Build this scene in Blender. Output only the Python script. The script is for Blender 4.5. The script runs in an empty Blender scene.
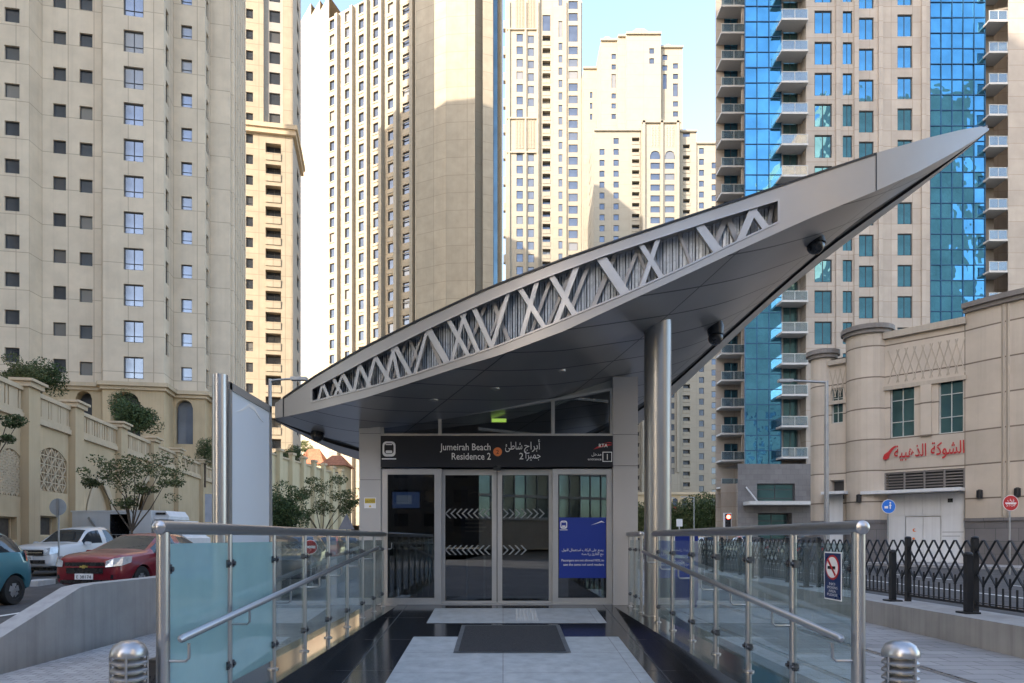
import bpy, bmesh, math, random
from mathutils import Vector, Matrix
RND = random.Random(11)
C = bpy.context.scene.collection
scene = bpy.context.scene

# ---------------------------------------------------------------- camera, sky, sun, exposure
F, VX, VY, E = 683.0, 503.0, 538.0, 1.35          # focal length in px, vanishing point, eye height
cam_d = bpy.data.cameras.new("camera"); cam = bpy.data.objects.new("camera", cam_d); C.objects.link(cam)
cam.location = (0, 0, E); cam.rotation_euler = (math.pi / 2, 0, 0)
cam_d.sensor_width = 36; cam_d.lens = 36 * F / 1024
cam_d.shift_x = (512 - VX) / 1024; cam_d.shift_y = (VY - 341.5) / 1024
cam_d.clip_start = 0.05; cam_d.clip_end = 6000
scene.camera = cam
SUN_EL, SUN_AZ = math.radians(25), math.radians(45)   # light travels towards (sin az, cos az)
world = bpy.data.worlds.new("World"); scene.world = world; world.use_nodes = True
nt = world.node_tree
sky = nt.nodes.new("ShaderNodeTexSky"); sky.sky_type = 'NISHITA'; sky.sun_disc = False
sky.sun_elevation = SUN_EL; sky.sun_rotation = SUN_AZ + math.pi
sky.air_density = 1.0; sky.dust_density = 1.2; sky.ozone_density = 1.0
bg = nt.nodes["Background"]; bg.inputs[1].default_value = 0.15
nt.links.new(sky.outputs[0], bg.inputs[0])
sun_d = bpy.data.lights.new("sun", 'SUN'); sun_d.energy = 2.0; sun_d.angle = math.radians(0.55); sun_d.color = (1.0, 0.93, 0.82)
sun = bpy.data.objects.new("sun", sun_d); C.objects.link(sun)
sun.rotation_euler = Vector((math.sin(SUN_AZ) * math.cos(SUN_EL), math.cos(SUN_AZ) * math.cos(SUN_EL), -math.sin(SUN_EL))).to_track_quat('-Z', 'Y').to_euler()
sun.location = (-60, -60, 80)
scene.view_settings.view_transform = 'Standard'; scene.view_settings.look = 'None'
scene.view_settings.exposure = 2.2; scene.view_settings.gamma = 1.0; scene.view_settings.use_curve_mapping = False
scene.view_settings.use_white_balance = True; scene.view_settings.white_balance_temperature = 7000; scene.view_settings.white_balance_tint = 12   # camera balanced for open shade
scene.render.engine = 'CYCLES'
scene.cycles.max_bounces = 8; scene.cycles.transparent_max_bounces = 24; scene.cycles.caustics_reflective = False; scene.cycles.caustics_refractive = False

# ---------------------------------------------------------------- helpers
def Xa(ix, Y): return (ix - VX) * Y / F
def Za(iy, Y): return E + (VY - iy) * Y / F
ORG = {}
class MB:
    def __init__(s): s.v = []; s.f = []; s.m = []; s.u = []
    def face(s, pts, m=0, uv=None):
        i = len(s.v); pts = [tuple(p) for p in pts]; s.v += pts
        s.f.append(tuple(range(i, i + len(pts)))); s.m.append(m)
        if uv is None:
            a = Vector(pts[0]); n = Vector((0, 0, 0))
            for k in range(1, len(pts) - 1): n += (Vector(pts[k]) - a).cross(Vector(pts[k + 1]) - a)
            if n.length > 1e-12: n.normalize()
            if abs(n.z) > 0.8: uv = [(p[0], p[1]) for p in pts]
            else:
                h = math.hypot(n.x, n.y) or 1; tx, ty = -n.y / h, n.x / h
                uv = [(p[0] * tx + p[1] * ty, p[2]) for p in pts]
        s.u.append(uv)
    def box(s, x0, x1, y0, y1, z0, z1, m=0, M4=None):
        P = [Vector((x, y, z)) for z in (z0, z1) for y in (y0, y1) for x in (x0, x1)]
        if M4 is not None: P = [M4 @ p for p in P]
        for q in ((0, 2, 3, 1), (4, 5, 7, 6), (0, 1, 5, 4), (2, 6, 7, 3), (0, 4, 6, 2), (1, 3, 7, 5)): s.face([P[i] for i in q], m)
    def beam(s, p, q, wx, wy, m=0, up=(0, 0, 1)):
        p = Vector(p); q = Vector(q); d = q - p; L = d.length; d.normalize(); upv = Vector(up)
        if abs(d.dot(upv)) > 0.98: upv = Vector((0, 1, 0))
        a = d.cross(upv).normalized(); b = a.cross(d).normalized()
        M4 = Matrix((( a.x, d.x, b.x, p.x), (a.y, d.y, b.y, p.y), (a.z, d.z, b.z, p.z), (0, 0, 0, 1)))
        s.box(-wx / 2, wx / 2, 0, L, -wy / 2, wy / 2, m, M4)
    def rings(s, rs, m=0, caps=True, closed=True):
        n = len(rs[0])
        for a, b in zip(rs, rs[1:]):
            for i in range(n if closed else n - 1):
                j = (i + 1) % n; s.face((a[i], a[j], b[j], b[i]), m)
        if caps: s.face(list(reversed(rs[0])), m); s.face(rs[-1], m)
    def path(s, pts, r, n=12, m=0):
        pts = [Vector(p) for p in pts]; rad = r if isinstance(r, (list, tuple)) else [r] * len(pts); rs = []; a = None
        for k, p in enumerate(pts):
            d = (pts[min(k + 1, len(pts) - 1)] - pts[max(k - 1, 0)]).normalized()
            if a is None:
                a = d.orthogonal().normalized()
            else:
                a = (a - d * a.dot(d)).normalized()
            b = d.cross(a); rs.append([p + (a * math.cos(t) + b * math.sin(t)) * rad[k] for t in [2 * math.pi * i / n for i in range(n)]])
        s.rings(rs, m)
    def lathe(s, x, y, prof, n=24, m=0, sx=1, sy=1):
        s.rings([[(x + sx * r * math.cos(2 * math.pi * i / n), y + sy * r * math.sin(2 * math.pi * i / n), z) for i in range(n)] for r, z in prof], m)
    def prism(s, poly, z0, z1, m=0):
        n = len(poly); s.face([(x, y, z1) for x, y in poly], m); s.face([(x, y, z0) for x, y in reversed(poly)], m)
        for i in range(n):
            a, b = poly[i], poly[(i + 1) % n]; s.face([(a[0], a[1], z0), (b[0], b[1], z0), (b[0], b[1], z1), (a[0], a[1], z1)], m)
    def extrude(s, poly, f0, f1, m=0):
        a = [Vector(f0(p)) for p in poly]; b = [Vector(f1(p)) for p in poly]; n = len(poly)
        s.face(a, m); s.face(list(reversed(b)), m)
        for i in range(n):
            j = (i + 1) % n; s.face((a[j], a[i], b[i], b[j]), m)

def mesh_of(mb, name, mats, org=(0, 0, 0), smooth=None):
    me = bpy.data.meshes.new(name); o = Vector(org)
    me.from_pydata([(v[0] - o.x, v[1] - o.y, v[2] - o.z) for v in mb.v], [], mb.f)
    for mt in (mats if isinstance(mats, (list, tuple)) else [mats]): me.materials.append(mt)
    me.polygons.foreach_set("material_index", mb.m)
    uvl = me.uv_layers.new(name="UVMap"); flat = []
    for uv in mb.u:
        for a in uv: flat += [a[0], a[1]]
    uvl.data.foreach_set("uv", flat)
    if smooth is not None:
        bm = bmesh.new(); bm.from_mesh(me); bmesh.ops.remove_doubles(bm, verts=bm.verts, dist=2e-4); bm.to_mesh(me); bm.free()
        me.polygons.foreach_set("use_smooth", [True] * len(me.polygons)); me.set_sharp_from_angle(angle=math.radians(smooth))
    me.update(); return me
def link(name, data, parent=None, org=(0, 0, 0)):
    o = bpy.data.objects.new(name, data); C.objects.link(o)
    if parent is not None:
        o.parent = parent; o.location = Vector(org) - ORG[parent.name]
    else: o.location = org
    ORG[o.name] = Vector(org); return o
def build(mb, name, mats, parent=None, smooth=None, bevel=0, org=None, label=None):
    if org is None: org = ORG[parent.name] if parent is not None else (0, 0, 0)
    o = link(name, mesh_of(mb, name, mats, org, smooth), parent, org)
    if bevel:
        b = o.modifiers.new("bevel", 'BEVEL'); b.width = bevel; b.segments = 2; b.limit_method = 'ANGLE'; b.angle_limit = math.radians(50)
    if label: o['label'] = label
    return o
def tag(o, label=None, cat=None, group=None, kind=None):
    for k, v in (('label', label), ('category', cat), ('group', group), ('kind', kind)):
        if v: o[k] = v
    return o
def thing(name, label, cat, loc=(0, 0, 0), group=None):
    return tag(link(name, None, None, loc), label, cat, group)
KIDS = None
def dup(o, loc=None, rotz=None, label=None, parent=None, group=None, name=None):
    c = o.copy(); C.objects.link(c)
    if parent is not None: c.parent = parent
    if loc is not None: c.location = loc
    if rotz is not None: c.rotation_euler = (0, 0, rotz)
    if label: c['label'] = label
    if group: c['group'] = group
    for ch in list(o.children): dup(ch, parent=c)
    return c

# ---------------------------------------------------------------- materials
def nodes(name):
    m = bpy.data.materials.new(name); m.use_nodes = True; return m, m.node_tree, m.node_tree.nodes["Principled BSDF"]
def mixc(t, fac, a, b, mode='MIX'):
    n = t.nodes.new("ShaderNodeMix"); n.data_type = 'RGBA'; n.blend_type = mode
    for s, v in ((n.inputs[0], fac), (n.inputs[6], a), (n.inputs[7], b)):
        if hasattr(v, 'is_linked') or hasattr(v, 'links'): t.links.new(v, s)
        else: s.default_value = v if isinstance(v, (int, float)) else (*v[:3], 1)
    return n.outputs[2]
def ramp(t, src, a, b, va=0.0, vb=1.0):
    r = t.nodes.new("ShaderNodeMapRange"); r.inputs[1].default_value = a; r.inputs[2].default_value = b
    r.inputs[3].default_value = va; r.inputs[4].default_value = vb; t.links.new(src, r.inputs[0]); return r.outputs[0]
def noise(t, coord, scale, detail=4, rough=.55, stretch=None):
    n = t.nodes.new("ShaderNodeTexNoise"); n.inputs["Scale"].default_value = scale; n.inputs["Detail"].default_value = detail; n.inputs["Roughness"].default_value = rough
    if stretch:
        mp = t.nodes.new("ShaderNodeMapping"); mp.inputs["Scale"].default_value = stretch; t.links.new(coord, mp.inputs[0]); coord = mp.outputs[0]
    t.links.new(coord, n.inputs["Vector"]); return n.outputs["Fac"]
def bump(t, bs, h, strength, dist=.02):
    b = t.nodes.new("ShaderNodeBump"); b.inputs["Strength"].default_value = strength; b.inputs["Distance"].default_value = dist
    t.links.new(h, b.inputs["Height"]); t.links.new(b.outputs[0], bs.inputs["Normal"])
def obj_co(t): return t.nodes.new("ShaderNodeTexCoord").outputs["Object"]
def uv_co(t): return t.nodes.new("ShaderNodeTexCoord").outputs["UV"]
def Mat(name, col, rough=.5, metal=0., var=.12, scale=3., bmp=0., streak=0., coat=0., spec=.5, rvar=.12):
    m, t, b = nodes(name); co = obj_co(t)
    f = noise(t, co, scale, 5)
    c = mixc(t, ramp(t, f, .3, .7), [x * (1 - var) for x in col], [min(1, x * (1 + var)) for x in col])
    if streak:
        g = noise(t, co, 1.0, 4, .6, (6, 6, .25)); c = mixc(t, ramp(t, g, .45, .8, 0, streak), c, [x * .45 for x in col])
    t.links.new(c, b.inputs["Base Color"])
    t.links.new(ramp(t, noise(t, co, scale * 2.3, 3), .3, .7, max(.02, rough - rvar), min(1, rough + rvar)), b.inputs["Roughness"])
    b.inputs["Metallic"].default_value = metal; b.inputs["Specular IOR Level"].default_value = spec
    if coat: b.inputs["Coat Weight"].default_value = coat; b.inputs["Coat Roughness"].default_value = .04
    if bmp: bump(t, b, noise(t, co, scale * 12, 4), bmp)
    return m
def Brick(name, col, w, h, mortar, joint, rough=.8, var=.08, off=0., bvar=.05, streak=.25, bmp=.3, spec=.3, coords='uv', smooth=0.0):
    """panels or blocks of w x h metres with joints, in the surface's own metre coordinates"""
    m, t, b = nodes(name); co = uv_co(t)
    k = t.nodes.new("ShaderNodeTexBrick"); k.offset = off; k.inputs["Scale"].default_value = 1
    k.inputs["Brick Width"].default_value = w; k.inputs["Row Height"].default_value = h; k.inputs["Mortar Size"].default_value = mortar; k.inputs["Mortar Smooth"].default_value = smooth
    k.inputs["Color1"].default_value = (*[x * (1 - bvar) for x in col], 1); k.inputs["Color2"].default_value = (*[min(1, x * (1 + bvar)) for x in col], 1); k.inputs["Mortar"].default_value = (*joint, 1)
    t.links.new(co, k.inputs["Vector"])
    f = noise(t, obj_co(t), .6, 6, .6)
    c = mixc(t, 1.0, k.outputs["Color"], mixc(t, ramp(t, f, .3, .7), [1 - var] * 3, [1 + var] * 3), 'MULTIPLY')
    if streak:
        g = noise(t, obj_co(t), 1.0, 5, .65, (2.2, 2.2, .07)); c = mixc(t, ramp(t, g, .52, .8, 0, streak), c, [x * .5 for x in col])
    t.links.new(c, b.inputs["Base Color"]); b.inputs["Roughness"].default_value = rough; b.inputs["Specular IOR Level"].default_value = spec
    if bmp:
        inv = t.nodes.new("ShaderNodeMath"); inv.operation = 'SUBTRACT'; inv.inputs[0].default_value = 1; t.links.new(k.outputs["Fac"], inv.inputs[1]); bump(t, b, inv.outputs[0], bmp, .01)
    return m
def Glass(name, tint, base=.07, rough=0.0, body=None, bodyfac=0., power=4.):
    """thin architectural glass: tinted transmission plus a sharp reflection that grows towards grazing angles"""
    m = bpy.data.materials.new(name); m.use_nodes = True; t = m.node_tree; t.nodes.remove(t.nodes["Principled BSDF"]); out = t.nodes["Material Output"]
    tr = t.nodes.new("ShaderNodeBsdfTransparent"); tr.inputs[0].default_value = (*tint, 1); s = tr.outputs[0]
    if body:
        df = t.nodes.new("ShaderNodeBsdfDiffuse"); df.inputs[0].default_value = (*body, 1); tl = t.nodes.new("ShaderNodeBsdfTranslucent"); tl.inputs[0].default_value = (*body, 1)
        ms = t.nodes.new("ShaderNodeMixShader"); ms.inputs[0].default_value = .5; t.links.new(df.outputs[0], ms.inputs[1]); t.links.new(tl.outputs[0], ms.inputs[2])
        m2 = t.nodes.new("ShaderNodeMixShader")
        t.links.new(ramp(t, noise(t, obj_co(t), 2.0, 3), .3, .7, bodyfac - .06, bodyfac + .06), m2.inputs[0]); t.links.new(s, m2.inputs[1]); t.links.new(ms.outputs[0], m2.inputs[2]); s = m2.outputs[0]
    gl = t.nodes.new("ShaderNodeBsdfGlossy"); gl.inputs["Roughness"].default_value = rough; gl.inputs[0].default_value = (.95, .97, 1, 1)
    lw = t.nodes.new("ShaderNodeLayerWeight"); lw.inputs[0].default_value = .5
    pw = t.nodes.new("ShaderNodeMath"); pw.operation = 'POWER'; pw.inputs[1].default_value = power; t.links.new(lw.outputs["Facing"], pw.inputs[0])
    mx = t.nodes.new("ShaderNodeMixShader"); t.links.new(ramp(t, pw.outputs[0], 0, 1, base, .9), mx.inputs[0]); t.links.new(s, mx.inputs[1]); t.links.new(gl.outputs[0], mx.inputs[2])
    t.links.new(mx.outputs[0], out.inputs[0]); return m
def Mirror(name, col, metal=.9, rough=.04, wob=.15, wscale=.5, var=.15, lived=0.):
    """coated reflective glazing with slightly uneven panes"""
    m, t, b = nodes(name); co = obj_co(t)
    c = mixc(t, ramp(t, noise(t, co, .35, 3), .35, .65), [x * (1 - var) for x in col], [x * (1 + var) for x in col]); t.links.new(c, b.inputs["Base Color"])
    b.inputs["Metallic"].default_value = metal; b.inputs["Roughness"].default_value = rough
    if lived:   # some flats have pale curtains or blinds drawn behind the pane
        rnd = t.nodes.new("ShaderNodeObjectInfo").outputs["Random"]; fc = ramp(t, rnd, 1 - lived, 1.0, 0, .75)
        t.links.new(mixc(t, fc, c, (.30, .28, .25)), b.inputs["Base Color"]); t.links.new(ramp(t, fc, 0, .75, metal, metal * .3), b.inputs["Metallic"])
    bump(t, b, noise(t, co, wscale, 2), wob, .25); return m
def Emit(name, col, s):
    m, t, b = nodes(name); b.inputs["Base Color"].default_value = (*[x * .3 for x in col], 1); b.inputs["Emission Color"].default_value = (*col, 1); b.inputs["Emission Strength"].default_value = s; return m
def Leaf(name, a, b_):
    m, t, b = nodes(name); g = t.nodes.new("ShaderNodeNewGeometry")
    c = mixc(t, g.outputs["Random Per Island"], a, b_); t.links.new(c, b.inputs["Base Color"]); b.inputs["Roughness"].default_value = .6; b.inputs["Specular IOR Level"].default_value = .25; return m

asphalt = Mat("asphalt", (.055, .055, .058), .85, var=.25, scale=1.2, bmp=.3)
white_paint = Mat("road_paint", (.68, .68, .66), .7, var=.2, scale=4)
paver = Brick("grey_pavers", (.36, .36, .365), .2, .1, .006, (.15, .15, .15), .8, .2, .5, .16, 0, .4)
track_paver = Brick("track_paving", (.31, .31, .315), .6, .3, .008, (.12, .12, .12), .75, .2, .5, .12, 0, .4)
sandground = Mat("sandy_ground", (.30, .27, .22), .95, var=.2, scale=.05, bmp=.2)
concrete = Mat("concrete", (.36, .36, .36), .85, var=.16, scale=1.1, bmp=.12, streak=.5)
kerbstone = Mat("kerb_stone", (.42, .42, .41), .85, var=.15, scale=3, bmp=.1)
black_paint = Mat("black_paint", (.02, .02, .022), .45, var=.2)
yellow_paint = Mat("yellow_paint", (.62, .45, .06), .6, var=.2)
steel = Mat("brushed_steel", (.42, .42, .43), .33, .9, var=.03, scale=60, rvar=.02)
steel_dark = Mat("steel_fitting", (.10, .10, .11), .35, .8, var=.1)
alu = Mat("satin_aluminium", (.40, .385, .375), .42, .55, var=.05, scale=2, rvar=.06)
frame_alu = Mat("door_frame_aluminium", (.43, .415, .40), .4, .5, var=.05, scale=2, rvar=.05)
panel_grey = Brick("wall_cladding", (.42, .41, .40), 3.0, 3.0, .0, (.1, .1, .1), .45, .06, 0, .02, .0, 0, .5)
fascia_m = Mat("fascia_panel", (.36, .34, .32), .38, .35, var=.05, scale=.8, rvar=.05)
bar_m = Mat("lattice_bar", (.44, .435, .43), .4, .35, var=.05, scale=2)
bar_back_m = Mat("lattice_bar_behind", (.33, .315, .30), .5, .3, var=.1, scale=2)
corr_m = Mat("ribbed_sheet", (.62, .66, .70), .3, .1, var=.05, scale=5)
granite_dark = Mat("polished_black_granite", (.022, .024, .028), .13, var=.3, scale=40, rvar=.05, spec=.6)
granite_light = Brick("flamed_grey_granite", (.36, .38, .39), 1.45, .95, .006, (.24, .24, .24), .7, .17, 0, .05, 0, .3)
granite_light.node_tree.nodes["Noise Texture"].inputs["Scale"].default_value = 5.5
rubber = Mat("ribbed_mat", (.035, .035, .038), .9, var=.25, scale=30, bmp=.5)
rubber_edge = Mat("mat_edge", (.10, .105, .11), .7, var=.1)
sign_black = Mat("sign_black", (.014, .015, .02), .45, var=.02, spec=.3, rvar=.01)
white_letter = Mat("white_lettering", (.78, .78, .78), .5, var=.02)
grey_letter = Mat("grey_lettering", (.35, .36, .37), .5, var=.05)
red_letter = Mat("red_lettering", (.47, .02, .025), .4, var=.08)
orange_letter = Mat("orange_lettering", (.72, .2, .06), .5, var=.05)
blue_sign = Mat("blue_poster", (.003, .026, .24), .45, var=.02, rvar=.01)
blue_round = Mat("blue_sign_face", (.01, .16, .62), .4, var=.05)
navy = Mat("navy_sign", (.01, .03, .11), .35, var=.1)
dark_metal = Mat("black_metal", (.014, .016, .02), .4, .2, var=.2)
pole_grey = Mat("galvanised_pole", (.34, .35, .36), .45, .6, var=.1)
dark_plastic = Mat("dark_plastic", (.02, .02, .022), .3, var=.1)
door_glass = Glass("door_glass", (.42, .45, .47), .085)
clear_glass = Glass("clear_glass", (.82, .90, .90), .05, body=(.6, .65, .65), bodyfac=.06)
frost_glass = Glass("frosted_teal_glass", (.50, .72, .76), .06, body=(.50, .71, .75), bodyfac=.64)
win_dark = Mirror("dark_window_glass", (.10, .115, .14), .7, .07, .05, .4, .15, .35)
win_sky = Mirror("grey_window_glass", (.22, .25, .31), .45, .08, .05, .4, .15, .3)
win_far = Mirror("far_window_glass", (.12, .145, .19), .55, .12, .04, .3, .15, .35)
win_blue = Mirror("blue_window_glass", (.105, .30, .44), .93, .03, .15, .45)
curtain_blue = Mirror("blue_curtain_glass", (.095, .32, .49), .95, .02, .10, .45)
win_teal = Mirror("teal_window_glass", (.06, .13, .14), .7, .05, .12, .8)
frame_dark = Mat("dark_window_frame", (.05, .05, .055), .5, .3, var=.1)
frame_light = Mat("pale_window_frame", (.5, .5, .48), .5, .2, var=.1)
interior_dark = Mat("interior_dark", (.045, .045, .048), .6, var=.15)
jbr_wall = Brick("cream_render", (.62, .52, .405), 2.1, 3.23, .035, (.42, .34, .26), .85, .09, 0, .04, .2, .15)
jbr_wall_plain = Brick("pale_render", (.40, .335, .25), 4.0, 3.3, .05, (.285, .24, .18), .85, .09, 0, .03, .16, .1)
jbr_far = Brick("pale_far_render", (.325, .292, .238), 5.0, 3.3, .05, (.285, .25, .20), .85, .05, 0, .02, .08, .0)
ochre = Mat("ochre_render", (.50, .385, .245), .85, var=.1, scale=.5, bmp=.05, streak=.2)
ochre_trim = Mat("ochre_trim", (.53, .42, .29), .8, var=.08, scale=.5, streak=.2)
tan_wall = Brick("tan_cladding", (.37, .325, .285), 2.4, 1.75, .03, (.28, .23, .19), .7, .09, 0, .07, .15, .1)
stone_beige = Brick("beige_stone", (.50, .43, .355), 9.0, 1.62, .035, (.17, .135, .105), .75, .1, 0, .06, .35, .3)
stone_plain = Mat("beige_stone_trim", (.43, .37, .30), .75, var=.1, scale=.8, bmp=.05, streak=.3)
stone_grey = Brick("grey_stone_plinth", (.155, .145, .145), .9, .6, .012, (.09, .09, .09), .6, .15, .5, .12, .1, .2)
cap_grey = Mat("dark_cornice", (.20, .18, .165), .7, var=.15, scale=1, streak=.3)
white_board = Mat("white_hoarding", (.62, .63, .64), .55, var=.06, scale=.7, streak=.25)
white_slab = Mat("white_slab_edge", (.50, .49, .48), .7, var=.06, scale=.6, streak=.15)
rail_glass = Glass("balcony_glass", (.6, .72, .78), .16, body=(.4, .5, .55), bodyfac=.26)
roof_tile = Brick("red_roof_tiles", (.42, .17, .10), .25, .35, .03, (.22, .09, .05), .85, .15, .5, .15, .1, .3)
bark = Mat("tree_bark", (.10, .075, .055), .9, var=.3, scale=6, bmp=.4)
leaf_olive = Leaf("olive_leaves", (.04, .06, .022), (.125, .14, .055))
leaf_dark = Leaf("dark_leaves", (.02, .042, .016), (.08, .115, .042))
villa_wall = Mat("villa_render", (.55, .46, .30), .85, var=.08, scale=.4)
totem_face = Mat("pale_totem_panel", (.66, .71, .78), .4, var=.015, scale=.6, rvar=.02)
# ---------------------------------------------------------------- lettering
AR = {'ا': ('FE8D', 'FE8E'), 'أ': ('FE83', 'FE84'), 'ب': ('FE8F', 'FE90', 'FE91', 'FE92'), 'ة': ('FE93', 'FE94'), 'ت': ('FE95', 'FE96', 'FE97', 'FE98'),
      'ج': ('FE9D', 'FE9E', 'FE9F', 'FEA0'), 'ح': ('FEA1', 'FEA2', 'FEA3', 'FEA4'), 'خ': ('FEA5', 'FEA6', 'FEA7', 'FEA8'), 'د': ('FEA9', 'FEAA'), 'ذ': ('FEAB', 'FEAC'),
      'ر': ('FEAD', 'FEAE'), 'س': ('FEB1', 'FEB2', 'FEB3', 'FEB4'), 'ش': ('FEB5', 'FEB6', 'FEB7', 'FEB8'), 'ط': ('FEC1', 'FEC2', 'FEC3', 'FEC4'), 'ع': ('FEC9', 'FECA', 'FECB', 'FECC'),
      'ك': ('FED9', 'FEDA', 'FEDB', 'FEDC'), 'ل': ('FEDD', 'FEDE', 'FEDF', 'FEE0'), 'م': ('FEE1', 'FEE2', 'FEE3', 'FEE4'), 'ن': ('FEE5', 'FEE6', 'FEE7', 'FEE8'), 'ه': ('FEE9', 'FEEA', 'FEEB', 'FEEC'),
      'و': ('FEED', 'FEEE'), 'ى': ('FEEF', 'FEF0'), 'ي': ('FEF1', 'FEF2', 'FEF3', 'FEF4'), 'ئ': ('FE89', 'FE8A', 'FE8B', 'FE8C'), 'ق': ('FED5', 'FED6', 'FED7', 'FED8')}
def arabic(s):
    """join the letters into their contextual forms and lay them out right to left"""
    o = []
    for i, c in enumerate(s):
        if c not in AR: o.append(c); continue
        f = AR[c]; prev = i > 0 and s[i - 1] in AR and len(AR[s[i - 1]]) == 4; nxt = i + 1 < len(s) and s[i + 1] in AR and len(f) == 4
        o.append(chr(int(f[3 if prev and nxt else 2 if nxt else 1 if prev else 0], 16)))
    return ''.join(reversed(o))
def text_mb(mb, s, P, ex, ez, size, m=0, align='LEFT', depth=.004, width=None, bold=0.0):
    """letters with their base line start at P, running along ex with ez up"""
    c = bpy.data.curves.new("lettering", "FONT"); c.body = s; c.size = 1; c.align_x = align; c.extrude = 0; c.offset = bold; c.resolution_u = 2
    o = bpy.data.objects.new("lettering", c); C.objects.link(o); dg = bpy.context.evaluated_depsgraph_get(); dg.update()
    me = bpy.data.meshes.new_from_object(o.evaluated_get(dg)); bpy.data.objects.remove(o); bpy.data.curves.remove(c)
    xs = [v.co.x for v in me.vertices]; sc = size
    sx = size if not width or not xs else width / (max(xs) - min(xs))
    P = Vector(P); ex = Vector(ex).normalized(); ez = Vector(ez).normalized(); n = ex.cross(ez) * depth
    V = [P + ex * v.co.x * sx + ez * v.co.y * sc + n for v in me.vertices]
    for p in me.polygons:
        pts = [V[i] for i in p.vertices]; mb.face(pts, m, [(0, 0)] * len(pts))
    bpy.data.meshes.remove(me)
def disc(mb, P, ex, ez, r, m=0, n=28, t=.01, sx=1):
    P = Vector(P); ex = Vector(ex).normalized(); ez = Vector(ez).normalized(); nn = ex.cross(ez)
    ring = [(r * sx * math.cos(2 * math.pi * i / n), r * math.sin(2 * math.pi * i / n)) for i in range(n)]
    mb.extrude(ring, lambda q: P + ex * q[0] + ez * q[1] + nn * t, lambda q: P + ex * q[0] + ez * q[1], m)
def plate(mb, poly, P, ex, ez, t=.006, m=0):
    """flat outline (x, z) standing t proud of P"""
    P = Vector(P); ex = Vector(ex).normalized(); ez = Vector(ez).normalized(); nn = ex.cross(ez)
    mb.extrude(poly, lambda q: P + ex * q[0] + ez * q[1] + nn * t, lambda q: P + ex * q[0] + ez * q[1], m)
def rect(x0, x1, z0, z1): return [(x0, z0), (x1, z0), (x1, z1), (x0, z1)]
def tram_icon(mb, P, ex, ez, h, m_fg, m_bg):
    """tram front in a rounded outline: nose, windscreen, rails"""
    w = h * .36
    def rr(a, b, c, d, r):
        o = []
        for cx, cz, s in ((c - r, d - r, 0), (a + r, d - r, 1), (a + r, b + r, 2), (c - r, b + r, 3)):
            for k in range(5): t = (s + k / 4) * math.pi / 2; o.append((cx + r * math.cos(t), cz + r * math.sin(t)))
        return o
    plate(mb, rr(-w, h * .16, w, h, h * .22), P, ex, ez, .004, m_fg)
    plate(mb, rr(-w * .72, h * .30, w * .72, h * .90, h * .17), P, ex, ez, .007, m_bg)
    plate(mb, rr(-w * .50, h * .34, w * .50, h * .50, h * .05), P, ex, ez, .010, m_fg)
    plate(mb, rect(-w * .5, w * .5, h * .80, h * .86), P, ex, ez, .010, m_fg)
    plate(mb, rect(-w * 1.1, w * 1.1, 0, h * .07), P, ex, ez, .004, m_fg)

# ---------------------------------------------------------------- walls with openings, windows
def facade(mb, p0, p1, z0, z1, ops=(), mw=0, mr=0, ub=0.0):
    """upright wall from p0 to p1 (outside on the right-hand side) with real openings dict(u0,u1,v0,v1,d,arch)"""
    dx, dy = p1[0] - p0[0], p1[1] - p0[1]; L = math.hypot(dx, dy); dx /= L; dy /= L
    def P(u, v, d=0): return (p0[0] + dx * u - dy * d, p0[1] + dy * u + dx * d, v)
    def q(u0, u1, v0, v1):
        if u1 - u0 > 1e-4 and v1 - v0 > 1e-4: mb.face((P(u0, v0), P(u1, v0), P(u1, v1), P(u0, v1)), mw, [(u0 + ub, v0), (u1 + ub, v0), (u1 + ub, v1), (u0 + ub, v1)])
    ops = [o for o in ops if o['u1'] > 0.01 and o['u0'] < L - .01]
    for o in ops: o['u0'] = max(0.01, o['u0']); o['u1'] = min(L - .01, o['u1'])
    us = sorted({0.0, L} | {o['u0'] for o in ops} | {o['u1'] for o in ops})
    for a, b in zip(us, us[1:]):
        if b - a < 1e-5: continue
        v = z0
        for o in sorted((o for o in ops if o['u0'] <= a + 1e-5 and o['u1'] >= b - 1e-5), key=lambda o: o['v0']): q(a, b, v, o['v0']); v = max(v, o['v1'])
        q(a, b, v, z1)
    for o in ops:
        a, b, c, e, d = o['u0'], o['u1'], o['v0'], o['v1'], o.get('d', .25)
        mb.face((P(a, c), P(b, c), P(b, c, d), P(a, c, d)), mr)
        mb.face((P(a, c), P(a, c, d), P(a, e, d), P(a, e)), mr); mb.face((P(b, c, d), P(b, c), P(b, e), P(b, e, d)), mr)
        k = o.get('arch')
        if not k: mb.face((P(a, e, d), P(b, e, d), P(b, e), P(a, e)), mr); continue
        w = b - a; rise = {'round': w / 2, 'point': w * .8, 'seg': w * .16}[k]; N = 10; pts = []
        for i in range(N + 1):
            s = i / N; x = 2 * s - 1
            h = math.sqrt(max(0, 1 - x * x)) if k == 'round' else (1 - x * x if k == 'seg' else (math.sqrt(max(0, 4 - (1 + abs(x)) ** 2)) / math.sqrt(3)))
            pts.append((a + w * s, e - rise + rise * h))
        for (ua, va), (ub_, vb) in zip(pts, pts[1:]):
            mb.face((P(ua, va), P(ub_, vb), P(ub_, e), P(ua, e)), mw, [(ua + ub, va), (ub_ + ub, vb), (ub_ + ub, e), (ua + ub, e)])
            mb.face((P(ua, va, d), P(ub_, vb, d), P(ub_, vb), P(ua, va)), mr)
WM = {}
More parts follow.
